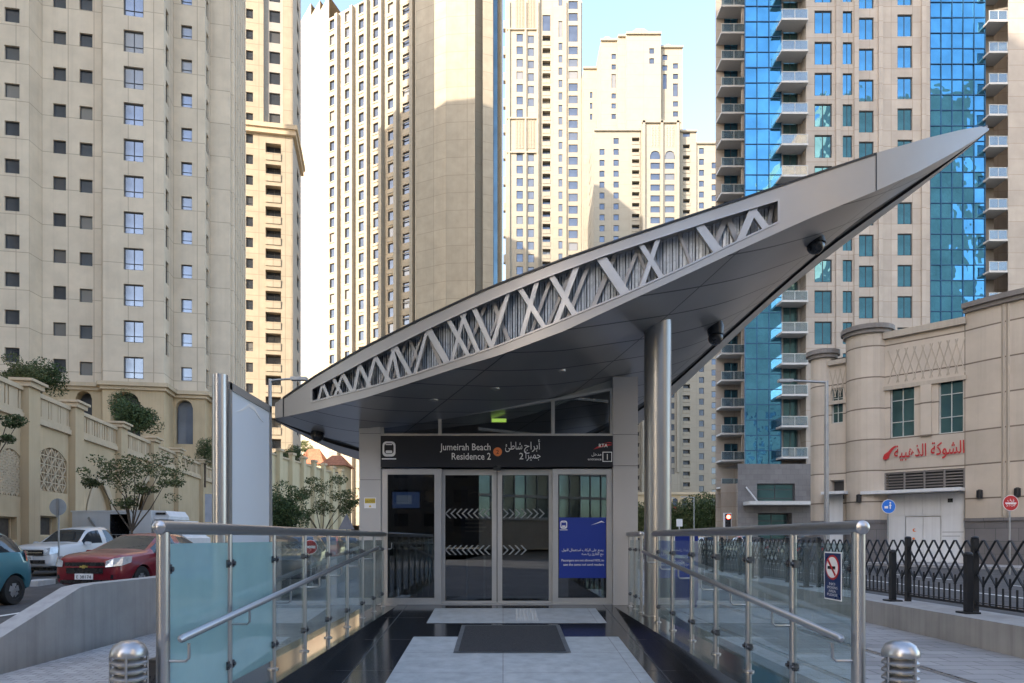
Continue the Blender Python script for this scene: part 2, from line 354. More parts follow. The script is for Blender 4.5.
def win_meshes(w, h, style, fm, gm):
    """frame and pane of one window, local x along the wall, z up, pane at y = 0, frame a little in front"""
    key = (round(w, 2), round(h, 2), style, fm.name, gm.name)
    if key in WM: return WM[key]
    f = MB(); t = max(.05, min(w, h) * .05); W, H = w / 2, h / 2; d = .06
    f.box(-W, -W + t, -d, .02, -H, H); f.box(W - t, W, -d, .02, -H, H); f.box(-W + t, W - t, -d, .02, H - t, H); f.box(-W + t, W - t, -d, .02, -H, -H + t)
    s = t * .7
    if style in ('cross', 'grid'): f.box(-s / 2, s / 2, -d * .8, .01, -H + t, H - t)
    if style in ('cross', 'low'): z = -H + h * .3; f.box(-W + t, W - t, -d * .7, .012, z - s / 2, z + s / 2)
    if style == 'grid':
        for z in (-H + h * .3, -H + h * .72): f.box(-W + t, W - t, -d * .7, .012, z - s / 2, z + s / 2)
    if style == 'slide': f.box(-s / 2, s / 2, -d * .8, .01, -H + t, H - t)
    g = MB(); g.box(-W + t * .5, W - t * .5, 0, .015, -H + t * .5, H - t * .5)
    WM[key] = (f, g, {}); return WM[key]
class Bld:
    def __init__(s, name, label, cat, loc, wall_mats, group=None, fm=None, gm=None, panes=False, win_name='window'):
        s.root = thing(name, label, cat, loc, group); s.mb = MB(); s.mats = wall_mats; s.wins = []; s.fm = fm or frame_dark; s.gm = gm or win_dark; s.panes = panes; s.wn = win_name; s.balc = []
    def wall(s, ixL, YL, ixR, YR, z0, z1, cols=(), m=0, mr=None, ends=None):
        p0 = (Xa(ixL, YL), YL); p1 = (Xa(ixR, YR), YR); return s.wall_xy(p0, p1, z0, z1, cols, m, mr)
    def wall_xy(s, p0, p1, z0, z1, cols=(), m=0, mr=None):
        """cols: dict(a, b image columns; ys image rows of window centres; h px; style; gm; d)"""
        dx, dy = p1[0] - p0[0], p1[1] - p0[1]; L = math.hypot(dx, dy); dx /= L; dy /= L; ops = []
        def u_of(ix): k = (ix - VX) / F; return (k * p0[1] - p0[0]) / (dx - k * dy)
        for c in cols:
            u0, u1 = u_of(c['a']), u_of(c['b']); um = (u0 + u1) / 2
            if u0 < -.05 or u1 > L + .05: continue
            Y = p0[1] + dy * um; d = c.get('d', .25); ang = math.atan2(dy, dx)
            h = c['h'] * Y / F
            for y in c['ys']:
                z = Za(y, Y)
                if z - h / 2 < z0 + .05 or z + h / 2 > z1 - .05: continue
                ops.append(dict(u0=u0, u1=u1, v0=z - h / 2, v1=z + h / 2, d=d, arch=c.get('arch')))
                pos = Vector((p0[0] + dx * um - dy * d * .93, p0[1] + dy * um + dx * d * .93, z))
                if c.get('kind') == 'balcony': s.balc.append((Vector((p0[0] + dx * um, p0[1] + dy * um, z)), ang, u1 - u0, h, d)); st = 'slide'
                else: st = c.get('style', 'plain')
                s.wins.append((pos, ang, u1 - u0 - .01, h - .01, st, c.get('gm', s.gm), c.get('name', s.wn)))
        facade(s.mb, p0, p1, z0, z1, ops, m, m if mr is None else mr)
    def finish(s, wall_name='wall'):
        w = build(s.mb, wall_name, s.mats, s.root)
        vis = []
        for it in s.wins:
            p = it[0]; ix = VX + F * p.x / p.y; iy = VY - F * (p.z - E) / p.y
            vis.append((0 if -5 < ix < 1029 and -8 < iy < 691 else 1, 0 if iy < 540 else 1, -it[2] * it[3] / p.y ** 2, it))
        vis.sort(key=lambda q: q[:3]); lim = {}; rest = MB(); rest_m = [s.fm]
        for *_, (p, ang, ww, hh, st, gm, nm) in vis:
            f, g, cache = win_meshes(ww, hh, st, s.fm, gm); lim[nm] = lim.get(nm, 0) + 1
            if lim[nm] > 99:
                R = Matrix.Translation(p) @ Matrix.Rotation(ang, 4, 'Z')
                if gm not in rest_m: rest_m.append(gm)
                for src, mi in ((f, 0), (g, rest_m.index(gm))):
                    for k, fc in enumerate(src.f): rest.face([R @ Vector(src.v[i]) for i in fc], mi, src.u[k])
                continue
            if s.panes:
                if 'f' not in cache: cache['f'] = mesh_of(f, nm, [s.fm]); cache['g'] = mesh_of(g, 'pane', [gm])
                o = link(nm, cache['f'], s.root, p); o.rotation_euler = (0, 0, ang); o2 = bpy.data.objects.new('pane', cache['g']); C.objects.link(o2); o2.parent = o
            else:
                if 'fg' not in cache:
                    mb = MB()
                    for src, mi in ((f, 0), (g, 1)):
                        for k, fc in enumerate(src.f): mb.face([src.v[i] for i in fc], mi, src.u[k])
                    cache['fg'] = mesh_of(mb, nm, [s.fm, gm])
                o = link(nm, cache['fg'], s.root, p); o.rotation_euler = (0, 0, ang)
        if rest.f: tag(build(rest, 'window_rows', rest_m, s.root), kind='stuff')
        return w
    def balconies(s, mats, kind='parapet', limit=99):
        """recessed balconies: solid parapet or glass rail across each deep opening"""
        bc = {}
        for i, (p, ang, w, h, d) in enumerate(s.balc):
            key = (round(w, 1), round(h, 1))
            if key not in bc:
                mb = MB(); mb.box(-w / 2 + .01, w / 2 - .01, -.12, .10, -h / 2 + .02, -h / 2 + h * .36)
                mb.box(-w / 2 + .01, w / 2 - .01, -.16, .14, -h / 2 + h * .36, -h / 2 + h * .42); bc[key] = mesh_of(mb, 'balcony', mats)
            if i < limit: o = link('balcony', bc[key], s.root, p); o.rotation_euler = (0, 0, ang)
def ledge(mb, pts, z0, z1, out, m=0, closed=False):
    """moulding that follows a plan outline (outside on the right-hand side), mitred at its corners"""
    n = len(pts); off = []
    def nrm(a, b): dx, dy = b[0] - a[0], b[1] - a[1]; L = math.hypot(dx, dy); return (dy / L, -dx / L)
    for i in range(n):
        if i == 0: a = b = nrm(pts[0], pts[1])
        elif i == n - 1: a = b = nrm(pts[-2], pts[-1])
        else: a, b = nrm(pts[i - 1], pts[i]), nrm(pts[i], pts[i + 1])
        k = 1 + a[0] * b[0] + a[1] * b[1]; off.append((pts[i][0] + (a[0] + b[0]) / k * out, pts[i][1] + (a[1] + b[1]) / k * out))
    for i in range(n - 1):
        A, B, a, b = pts[i], pts[i + 1], off[i], off[i + 1]
        mb.face([(*a, z0), (*b, z0), (*b, z1), (*a, z1)], m); mb.face([(*a, z1), (*b, z1), (*B, z1), (*A, z1)], m); mb.face([(*A, z0), (*B, z0), (*b, z0), (*a, z0)], m)
    mb.face([(*pts[0], z0), (*off[0], z0), (*off[0], z1), (*pts[0], z1)], m); mb.face([(*off[-1], z0), (*pts[-1], z0), (*pts[-1], z1), (*off[-1], z1)], m)
def seq(y0, dy, y_end): return [y0 + dy * i for i in range(int((y_end - y0) / dy) + 1)]
def add2(p, d, s): return (p[0] + d[0] * s, p[1] + d[1] * s)
def along(P, d, ix):
    """point on the plan line P + u d that stands in image column ix"""
    k = (ix - VX) / F; u = (k * P[1] - P[0]) / (d[0] - k * d[1]); return (P[0] + d[0] * u, P[1] + d[1] * u)

# ---------------------------------------------------------------- ground, roads, paving
SD = (-.19 / 1.0179, 1 / 1.0179)      # direction of the left street
def sheet(name, poly, z0, z1, mats, m=0):
    mb = MB(); mb.prism(poly, z0, z1, m); return tag(build(mb, name, mats), kind='structure')
g = MB(); g.face([(-3000, -800, -.6), (3000, -800, -.6), (3000, 4500, -.6), (-3000, 4500, -.6)]); tag(build(g, 'ground', [sandground]), kind='structure')
sheet('plaza_paving', [(-6.4, -30), (3.2, -30), (3.2, 60), (-6.4, 60)], -.55, -.39, [paver])
sheet('tramway', [(3.2, -30), (7.5, -30), (7.5, 120), (3.2, 120)], -.55, -.385, [track_paver])
mb = MB()
for x in (4.15, 5.585): mb.box(x - .035, x + .035, -30, 120, -.39, -.378, 0); mb.box(x + .037, x + .085, -30, 120, -.39, -.3815, 1)
tag(build(mb, 'tram_rails', [steel, dark_plastic]), kind='structure')
sheet('left_road', [(-6.75, -60), (-6.75, 62), (-16, 110), (-30, 170), (-52, 170), (-32, 62), (-17.5 + .19 * 84, -60)], -.5, 0, [asphalt])
sheet('right_road', [(8.45, -60), (26, -60), (26, 16), (16.5, 44), (16, 200), (-12, 200), (8.45, 62)], -.5, 0, [asphalt])
mb = MB()
def stripe(x, y0, y1, w=.12, z=0): mb.face([(x, y0, z + .004), (x + w, y0, z + .004), (x + w, y1, z + .004), (x, y1, z + .004)])
stripe(-7.25, -10, 60); stripe(11.6, -10, 60); stripe(8.75, -10, 60)
for k in range(-3, 9): stripe(-8.75, k * 6.5 - 2.2, k * 6.5 + 2.4); stripe(14.4, k * 6 - 2, k * 6 + 1.5)
tag(build(mb, 'road_markings', [white_paint]), kind='structure')
# kerbed median between the two carriageways on the left, painted in blocks
mb = MB(); nx = (SD[1], -SD[0])
for k in range(46):
    a = add2((-13.6, 20), SD, (k - 1) * 1.1); b = add2(a, SD, 1.1); mb.prism([a, add2(a, nx, .45), add2(b, nx, .45), b], 0, .15, k % 2)
tag(build(mb, 'median_kerb', [kerbstone, black_paint]), kind='structure')
# ================================================================ buildings
TE = (1 / 1.0179, .19 / 1.0179)       # direction of the fronts of the towers along the left street
# ---- stepped residential tower on the left
B = Bld('residential_tower', 'cream stepped apartment tower with square windows and arched ochre base behind the balustraded wall', 'tower', (-40, 62, 5.5), [jbr_wall, ochre, ochre_trim], panes=True)
H = 114
A0 = (Xa(12, 58.4), 58.4); A2 = (Xa(59, 60.6), 60.6); A3 = (Xa(133, 60.9), 60.9); A4 = (Xa(186, 64.5), 64.5)
q = [along(A0, TE, -185), along(A0, TE, 29), along(A2, TE, 42), along(A2, TE, 101.5), along(A3, TE, 102.5), along(A3, TE, 164)]
w4 = along(A4, TE, 186); dpt = (w4[0] - q[5][0]) * SD[0] + (w4[1] - q[5][1]) * SD[1]
q.append(add2(q[5], SD, dpt)); q.append(along(A4, TE, 205)); q.append(add2(q[7], SD, 2.0)); q.append(along(q[8], TE, 230)); q.append(add2(q[9], SD, 6.8)); q.append(add2(q[10], TE, -4)); q.append(add2(q[11], SD, 9)); q.append(add2(q[0], SD, 26))
zc = 15.0; FH = 36.4
rows = {0: [dict(a=4.5, b=19.5, ys=seq(15 - 3 * 37.75, 37.75, 360), h=14.5)],
        2: [dict(a=53, b=66, ys=seq(37.5 - 3 * 36.45, 36.45, 370), h=13.5), dict(a=79.5, b=92.5, ys=seq(40 - 3 * 36.5, 36.5, 370), h=13.5)],
        4: [dict(a=123.5, b=143.5, ys=seq(41.5 - 3 * 36.25, 36.25, 380), h=22, style='cross', gm=win_sky)],
        5: [dict(a=165.8, b=168.8, ys=seq(22 - 3 * 35.9, 35.9, 370), h=22)],
        6: [dict(a=181, b=192, ys=seq(32 - 3 * 34.2, 34.2, 380), h=13.5, style='low', gm=win_sky)],
        7: [dict(a=206.3, b=208.6, ys=seq(10 - 3 * 33.6, 33.6, 390), h=19)]}
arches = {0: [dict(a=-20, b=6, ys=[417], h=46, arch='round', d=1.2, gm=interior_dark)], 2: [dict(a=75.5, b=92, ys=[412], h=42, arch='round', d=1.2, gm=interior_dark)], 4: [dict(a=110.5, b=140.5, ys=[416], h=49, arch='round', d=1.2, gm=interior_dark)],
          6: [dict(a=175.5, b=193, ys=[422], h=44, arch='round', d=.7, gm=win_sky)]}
for i in range(len(q) - 1):
    B.wall_xy(q[i], q[i + 1], zc, H, rows.get(i, ()), 0)
    B.wall_xy(q[i], q[i + 1], 5.4, zc, arches.get(i, ()), 1)
B.wall_xy(q[-1], q[0], 5.4, H, (), 0)
ledge(B.mb, q[:11], zc - .45, zc - .15, .22, 2); ledge(B.mb, q[:11], zc - .15, zc + .2, .45, 2); ledge(B.mb, q[:11], 8.6, 8.85, .12, 2)
for k in range(6):                                    # fluted pilasters on the side that turns the corner
    a = add2(q[9], SD, .5 + k * 1.15); b = add2(a, SD, .55); B.mb.prism([a, add2(a, TE, .28), add2(b, TE, .28), b], zc + .2, H, 0)
B.mb.face([(*p, H) for p in q], 0)
B.finish()
# ---- slimmer tower behind it
B = Bld('balcony_tower', 'tall sunlit cream tower with a stack of recessed balconies and a cornice at mid height', 'tower', (-36, 112, 4), [jbr_wall_plain, ochre_trim, Mat('grey_bay_shaded_side', (.40, .37, .33), .85, var=.06)])
P0 = (Xa(268, 108), 108); pl, pr = along(P0, TE, 205), along(P0, TE, 293)
c1 = [dict(a=246, b=253, ys=seq(13.6 - 20.8, 20.8, 455), h=9.5, style='low'), dict(a=269.2, b=280.2, ys=seq(-4, 20.6, 124), h=12)]
mid = along(P0, TE, 263.5); mid2 = along(P0, TE, 283)
zcor = Za(133, 108)
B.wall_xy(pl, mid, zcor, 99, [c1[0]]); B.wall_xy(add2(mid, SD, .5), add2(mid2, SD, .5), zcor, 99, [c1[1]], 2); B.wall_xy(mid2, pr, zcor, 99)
B.wall_xy(mid, add2(mid, SD, .5), zcor, 99); B.wall_xy(add2(mid2, SD, .5), mid2, zcor, 99)
B.wall_xy(pl, pr, 4, zcor, [c1[0], dict(a=265.5, b=281, ys=seq(152, 21.1, 452), h=17.2, d=1.3, kind='balcony')])
sd = add2(pr, SD, 12); B.wall_xy(pr, sd, 4, 128, [dict(a=297, b=299, ys=seq(10, 21, 470), h=12)], 2); B.wall_xy(sd, add2(sd, TE, -13.5), 4, 99); B.wall_xy(add2(sd, TE, -13.5), pl, 4, 99)  # greyer side wall puts its shade into the render colour
B.mb.face([(*p, 99) for p in (pl, pr, sd, add2(sd, TE, -13.5))])
ledge(B.mb, [pl, pr, sd], zcor - .2, zcor + .6, .5, 1); ledge(B.mb, [pl, pr, sd], zcor + .6, zcor + 1.3, .75, 1)
B.balconies([jbr_wall_plain]); B.finish()
# ---- broad tower with the stepped window bays and a smooth curved wing
B = Bld('curved_tower', 'broad sunlit cream tower with six columns of windows beside a tall blank curved wing', 'tower', (-25, 140, 4), [jbr_wall_plain, jbr_far], panes=False)
pa, pb, pc = (Xa(301, 162), 162), (Xa(329, 148), 148), (Xa(415, 136), 136)
for (ixs, ye) in (((301, 312, 321, 329), None),):
    tops = [Za(13, 158), Za(7, 153), Za(1, 150)]
for a, b, t in ((301, 311, 12), (311, 320, 8), (320, 329, 3)):
    A_ = along(pa, (pb[0] - pa[0], pb[1] - pa[1]), a); B_ = along(pa, (pb[0] - pa[0], pb[1] - pa[1]), b); B.wall_xy(A_, B_, 4, Za(t, (A_[1] + B_[1]) / 2), (), 0)
    back = add2(B_, (.25, 1), 14); B.mb.face([(*A_, Za(t, (A_[1] + B_[1]) / 2)), (*B_, Za(t, (A_[1] + B_[1]) / 2)), (*add2(B_, (.3, 1), 14), Za(t, (A_[1] + B_[1]) / 2)), (*add2(A_, (.3, 1), 14), Za(t, (A_[1] + B_[1]) / 2))])
    B.wall_xy(add2(A_, (.3, 1), 14), A_, 4, Za(t, (A_[1] + B_[1]) / 2))
cw = [329, 340, 355, 369.5, 384, 399, 415]; wx = [(329.5, 335.6), (344.8, 351), (358.6, 364.4), (373.2, 379.4), (387.8, 394.6), (402.6, 410.2)]
y0s = [24, 16, 8, 1, 7, 9]; dys = [15.25, 15.45, 15.6, 15.8, 16.05, 16.35]
dv = (pc[0] - pb[0], pc[1] - pb[1]); Ld = math.hypot(*dv); dv = (dv[0] / Ld, dv[1] / Ld); nv = (dv[1], -dv[0])
tp = [Za(15, 147), Za(8, 145), Za(1, 143), 130, 130, 130]
cur = pb
for k in range(6):
    e0 = along(pb, dv, cw[k]) if k else pb; e1 = along(pb, dv, cw[k + 1]); pk = along(pb, dv, wx[k][0] - 2.2)
    B.wall_xy(e0, e1, 4, tp[k], [dict(a=wx[k][0], b=wx[k][1], ys=seq(y0s[k], dys[k], 420), h=9.6, d=.35)], 0)
    # projecting fin between the bays
    e1b = add2(e1, dv, -.75); B.mb.prism([e1b, add2(e1b, nv, .9), add2(e1, nv, .9), e1], 4, tp[k] - .5, 1)
    for zz in seq(Za(420, 142), 3.28, 125):
        m0 = along(pb, dv, wx[k][0] - .5); m1 = along(pb, dv, wx[k][1] + .8); B.mb.prism([m0, add2(m0, nv, .12), add2(m1, nv, .12), m1], zz - .2, zz - .02, 1) if zz < tp[k] - 2 else None
    bk = [(*e0, tp[k]), (*e1, tp[k]), (*add2(e1, (.2, 1), 16), tp[k]), (*add2(e0, (.2, 1), 16), tp[k])]; B.mb.face(bk)
    B.wall_xy(add2(e0, (.2, 1), 16), e0, tp[k] - 14, tp[k])
# curved wing
HW = 112
wp = [(415, 136), (416, 131), (446, 128), (475, 127.6)]
W = [(Xa(i, Y), Y) for i, Y in wp]
for a, b in zip(W, W[1:]): B.wall_xy(a, b, 4, HW, (), 0)
r0 = (W[-1][0] + .0, W[-1][1] + 2.2); r1 = (Xa(483, 130.6), 130.6); B.wall_xy(W[-1], r0, 4, HW); B.wall_xy(r0, r1, 4, HW, (), 1)
r2 = (r1[0], 128.4); B.wall_xy(r1, r2, 4, HW); r3 = (Xa(493, 129), 129); B.wall_xy(r2, r3, 4, HW, (), 0); r4 = (r3[0] + .4, 139)
r5 = (Xa(497.5, 132), 132); r6 = (Xa(501, 131), 131); r7 = (r6[0] + .3, 139)
for a, b in ((r3, (r3[0], 132)), (r5, r6), (r6, r7), (r7, (W[0][0], 152))): B.wall_xy(a, b, 4, HW)
B.mb.face([(*p, HW) for p in W + [r0, r1, r2, r3, r6, r7, (W[0][0], 152)]])
B.finish()
gm = MB(); a = (r3[0], 132); gm.prism([a, r5, (r5[0], 133), (a[0], 133)], 4, HW, 0); build(gm, 'glass_strip', [Mirror('dull_blue_glass', (.07, .13, .17), .7, .1, .1, .4)], B.root)
# ---- slab tower with lattice screens
B = Bld('screen_tower', 'slender cream tower with patterned screen panels and a column of balconies between two window bays', 'tower', (10, 205, 3), [jbr_far, ochre_trim], gm=win_far)
Y4 = 215
cols = [dict(a=516.5, b=523, ys=seq(37.8, 12.55, 114) + seq(157, 12.6, 470), h=8), dict(a=528, b=534, ys=seq(39.5, 12.55, 114) + seq(157.5, 12.6, 470), h=8),
        dict(a=542.5, b=550.5, ys=seq(40.5, 12.55, 470), h=10, d=1.4, kind='balcony'), dict(a=542.5, b=550.5, ys=[23], h=16), dict(a=558.5, b=562.5, ys=[2] + seq(46.5, 12.4, 470), h=7.5), dict(a=558.5, b=562.5, ys=[29], h=16), dict(a=568.5, b=577.8, ys=[5, 17] + seq(50.5, 12.25, 470), h=8), dict(a=568.5, b=577.8, ys=[33.5], h=16.5)]
s0, s1, s2, s3, s4 = [(Xa(i, Y4), Y4) for i in (505.5, 540, 553, 556.5, 582)]
for a, b, o in ((s0, s1, 0), (s1, s2, .6), (s2, s4, 0)): B.wall_xy((a[0], a[1] + o), (b[0], b[1] + o), 3, 190, cols)
B.wall_xy(s1, (s1[0], s1[1] + .6), 3, 190); B.wall_xy((s2[0], s2[1] + .6), s2, 3, 190); B.wall_xy(s4, (s4[0] + 1, Y4 + 14), 3, 190); B.wall_xy((s4[0] + 1, Y4 + 14), (s0[0], Y4 + 14), 3, 190); B.wall_xy((s0[0], Y4 + 14), s0, 3, 190)
for i in (509, 525.5, 537.5, 565.5, 580):
    x = Xa(i, Y4); B.mb.box(x - .28, x + .28, Y4 - .45, Y4, 3, 170)
for y in (29, 118, 152):
    ledge(B.mb, [(Xa(507, Y4), Y4), (Xa(538, Y4), Y4)], Za(y + 1.5, Y4), Za(y, Y4), .5)
for y in range(20, 490, 26): B.mb.box(s0[0] - .7, s0[0], Y4 + .2, Y4 + 2, Za(y + 8, Y4), Za(y, Y4))
B.balconies([jbr_far]); B.finish()
for ia, ib in ((515.5, 524), (527, 535)):
    for ya, yb in ((119, 149), (-2, 28)):
        m2 = MB(); x0, x1, z0_, z1_ = Xa(ia, Y4), Xa(ib, Y4), Za(yb, Y4), Za(ya, Y4); n = 7; st = (x1 - x0) / 3
        m2.box(x0, x1, Y4 - .08, Y4 - .03, z0_, z1_, 1)
        k = 0
        while z0_ + (k + 1) * st / 2 < z1_:
            for j in range(3):
                cx = x0 + (j + .5 - .0) * st; cz = z0_ + (k + .5) * st / 2
                m2.box(cx - st * .28 + (k % 2) * st * .12, cx + st * .2 + (k % 2) * st * .12, Y4 - .2, Y4 - .1, cz - st * .13, cz + st * .13, 0)
            k += 1
        build(m2, 'lattice_screen', [jbr_far, Mat('screen_shadow', (.30, .26, .21), .9)], B.root)
# ---- gabled tower with the lower shoulder blocks
B = Bld('crowned_tower', 'pale cream tower with a stepped crown rising over lower shoulder blocks beyond the canopy', 'tower', (45, 200, 0), [jbr_far, ochre_trim, ochre], gm=win_far)
Y5 = 195
def fr(ixa, ixb, y, top, cols=(), base=0, m=0, side=8):
    a, b = (Xa(ixa, y), y), (Xa(ixb, y), y); zt = Za(top, y); B.wall_xy(a, b, base, zt, cols, m); B.wall_xy(b, (b[0] + .3, y + side), base, zt, (), m); B.wall_xy((a[0] + .0, y + side), a, base, zt, (), m); B.mb.face([(*a, zt), (*b, zt), (b[0], y + side, zt), (a[0], y + side, zt)], m)
cs = lambda a, b, y0, y1, h=6, **k: dict(a=a, b=b, ys=seq(y0, 10.9, y1), h=h, **k)
fr(594, 640.5, Y5, 130, [cs(599.5, 604.5, 152, 500), cs(613.5, 618.8, 141, 500), cs(632, 639.5, 141, 500, 7, d=1.2, kind='balcony')], side=18)
fr(642, 680, Y5 - 1.6, 122, [dict(a=650.5, b=660, ys=seq(165.8, 10.9, 480), h=6.2), dict(a=665, b=674.5, ys=seq(165.8, 10.9, 480), h=6.2), dict(a=650, b=660.5, ys=[155], h=8.5, arch='round'), dict(a=664.8, b=675, ys=[155], h=8.5, arch='round')], side=14)
fr(680, 696.5, Y5 + .6, 131, [cs(683, 690, 148, 494, 7, d=1.2, kind='balcony'), dict(a=683, b=690, ys=[134.8], h=4)], side=16)
fr(696.5, 724, Y5 + 1, 143, [cs(699, 704, 151, 494), cs(711.6, 716.5, 165.5, 494)], side=14)
a = (Xa(584, Y5 + 22), Y5 + 22); b = (Xa(594, Y5), Y5); B.wall_xy(a, b, 0, Za(133, Y5), [cs(589, 591.5, 150, 500, 6)], 0)
# crown
fr(601, 617.5, Y5 + 5, 40, [dict(a=611.5, b=616, ys=[56.5, 67, 96] + seq(106, 10.5, 126), h=5.2), dict(a=611.5, b=616, ys=[81], h=14)], base=60, side=10)
fr(600, 603, Y5 + 9, 68, base=60); fr(583.5, 601.5, Y5 + 14, 68, [cs(600, 602.5, 95, 125, 6), cs(590, 592.5, 95, 125, 6)], base=50, side=10)
fr(617.5, 643, Y5 + 4, 36, [dict(a=630.2, b=635, ys=[52, 62.3], h=5.4), dict(a=630.5, b=634.5, ys=[77], h=12)], base=60, side=10)
fr(626.5, 661, Y5 + 2.5, 33.5, [dict(a=649.3, b=654.2, ys=[51, 61], h=5.6)], base=60, side=10)
fr(661, 682.5, Y5 + 4, 47, [dict(a=662.5, b=667.5, ys=[57.5, 68], h=5.4), dict(a=663, b=667, ys=[81.5], h=15), dict(a=673, b=678.2, ys=[66, 76.5, 104, 114], h=5.4), dict(a=673, b=678, ys=[90], h=13)], base=60, side=10)
for ia, ib, y, yy in ((618, 643, 36, 4), (626, 661, 33.5, 2.5), (661, 683, 47, 4), (600.5, 618, 40, 5), (594, 641, 130, 0), (641.5, 680.5, 122, -1.6), (680, 697, 131, .6), (696.5, 724, 143, 1), (583, 601, 68, 14)):
    Yk = Y5 + yy; ledge(B.mb, [(Xa(ia, Yk), Yk), (Xa(ib, Yk), Yk)], Za(y + 1.4, Yk), Za(y - .6, Yk), .5)
for x0, x1, xm, y, t, yy in ((630, 650, 637, 33.5, 29, 2.5), (624, 634, 629, 36, 32, 4), (602, 612, 607, 40, 37, 5), (664, 672, 668, 47, 44.5, 4)):   # little gables of the crown
    Yk = Y5 + yy; B.mb.extrude([(Xa(x0, Yk), Za(y, Yk)), (Xa(x1, Yk), Za(y, Yk)), (Xa(x1 - (x1 - x0) * .3, Yk), Za(t, Yk)), (Xa(x0 + (x1 - x0) * .3, Yk), Za(t, Yk))], lambda p: (p[0], Yk - .2, p[1]), lambda p: (p[0], Yk + 3, p[1]))
# screen panels over the two arches and the arcaded shop base
x0 = Xa(641, Y5 - 2)
for i in range(3):
    xi = Xa((643, 661, 677)[i], Y5 - 1.6); B.mb.box(xi - .15, xi + .55, Y5 - 2.1, Y5 - 1.6, 20, Za(124, Y5))
fr(628, 727, Y5 - 4, 494, [dict(a=644 + k * 9.5, b=649.5 + k * 9.5, ys=[502.5], h=9, arch='round') for k in range(8)], base=0, m=2, side=5)
ledge(B.mb, [(Xa(628, Y5 - 4), Y5 - 4), (Xa(727, Y5 - 4), Y5 - 4)], Za(495.5, Y5), Za(493, Y5), .5, 1)
B.balconies([jbr_far]); B.finish()
for ia, ib in ((651, 659.5), (665.5, 674)):
    m2 = MB(); Yk = Y5 - 1.6; x0, x1 = Xa(ia, Yk), Xa(ib, Yk); m2.box(x0, x1, Yk - .06, Yk - .02, Za(147, Yk), Za(125.5, Yk), 1)
    for k in range(12):
        for j in range(3): cx = x0 + (j + .5) * (x1 - x0) / 3 + (k % 2) * .15; z = Za(146 - k * 1.7, Yk); m2.box(cx - .22, cx + .18, Yk - .16, Yk - .08, z, z + .25)
    build(m2, 'lattice_screen', [jbr_far, Mat('screen_ground', (.38, .32, .27), .9)], B.root)
m2 = MB()
for ia, ib in ((700, 707), (711, 719), (668, 675)): m2.box(Xa(ia, Y5), Xa(ib, Y5), Y5 - 4.2, Y5 - 4.05, Za(509.5, Y5), Za(507.5, Y5))
build(m2, 'shop_sign', [red_letter], B.root)

# ---- blue glass and tan apartment tower on the right
YR = 77.0; Y8 = 86.0; X8 = lambda i: Xa(i, Y8)
B = Bld('glass_tower', 'tan apartment tower with blue glass strips and stacked white balconies behind the canopy tip', 'tower', (40, 80, 0), [tan_wall, stone_grey, cap_grey], fm=frame_dark, gm=win_blue, panes=True)
X7 = lambda i: Xa(i, YR)
HT = 84
rowsA = seq(22 - 31.1, 31.1, 455)
def split(ys, lim): return [y for y in ys if y < lim], [y for y in ys if y >= lim]
cols = []
for a, b, y0, dy, h in ((814.5, 832, 22 - 31.1, 31.1, 23), (842.8, 852.4, 22 - 31.1, 31.1, 22), (859, 873.8, 28.5 - 31, 31, 22), (897.5, 912.3, 25.4 - 31.3, 31.3, 22)):
    u, l = split(seq(y0, dy, 460), 190); cols += [dict(a=a, b=b, ys=u, h=h, gm=win_blue, style='slide', d=.2), dict(a=a, b=b, ys=l, h=h, gm=win_blue, style='slide', d=.2)]
B.wall_xy((X7(806), YR), (X7(930), YR), 6, HT, cols)
for i in (837.5, 855.8, 880, 923): B.mb.box(X7(i) - .25, X7(i) + .25, YR - .2, YR, 6, HT)
B.wall_xy((X7(1004), YR - .6), (X7(1150), YR - .6), 0, HT, [dict(a=1040, b=1058, ys=rowsA, h=23, style='slide')]); B.wall_xy((X7(1150), YR - .6), (X7(1150), YR + 20), 0, HT); B.wall_xy((X7(1150), YR + 20), (36.5, YR + 26), 0, HT); B.wall_xy((36.5, YR + 26), (X8(719.5), YR + 10.6), 0, HT)
B.mb.face([(Xa(719.5, 86), YR + 10.6, HT), (X7(1150), YR + 9, HT), (X7(1150), YR + 20, HT), (36.5, YR + 26, HT)]); B.mb.face([(X7(770), YR + 1.5, HT), (X7(1150), YR + 1.5, HT), (X7(1150), YR + 9, HT), (X7(770), YR + 9, HT)])
B.wall_xy((X7(806), YR + 4), (X7(806), YR), 6, HT); B.wall_xy((X7(930), YR), (X7(930), YR + 1), 6, HT)
# back of the balcony recesses, end walls
B.wall_xy((X7(778), YR + 1.4), (X7(806), YR + 1.4), 6, HT, [dict(a=783, b=798, ys=seq(4 - 31.1, 31.1, 455), h=22, d=.15, gm=win_teal, style='slide', name='balcony_door')], 2)
B.wall_xy((X7(984), YR + 1.6), (X7(1004), YR + 1.6), 6, HT, [dict(a=988, b=1001, ys=seq(4 - 31.1, 31.1, 455), h=22, d=.15, gm=win_teal, style='slide', name='balcony_door')], 2)

B.wall_xy((X8(719.5), Y8 + 1.6), (X8(748), Y8 + 1.6), 0, HT, [dict(a=724, b=738, ys=seq(-6 - 27, 27.0, 470), h=19, d=.15, gm=win_blue, style='slide', name='balcony_door')], 0)
B.mb.box(X8(741), X8(743.2), Y8 - .3, Y8, 6, HT, 0)
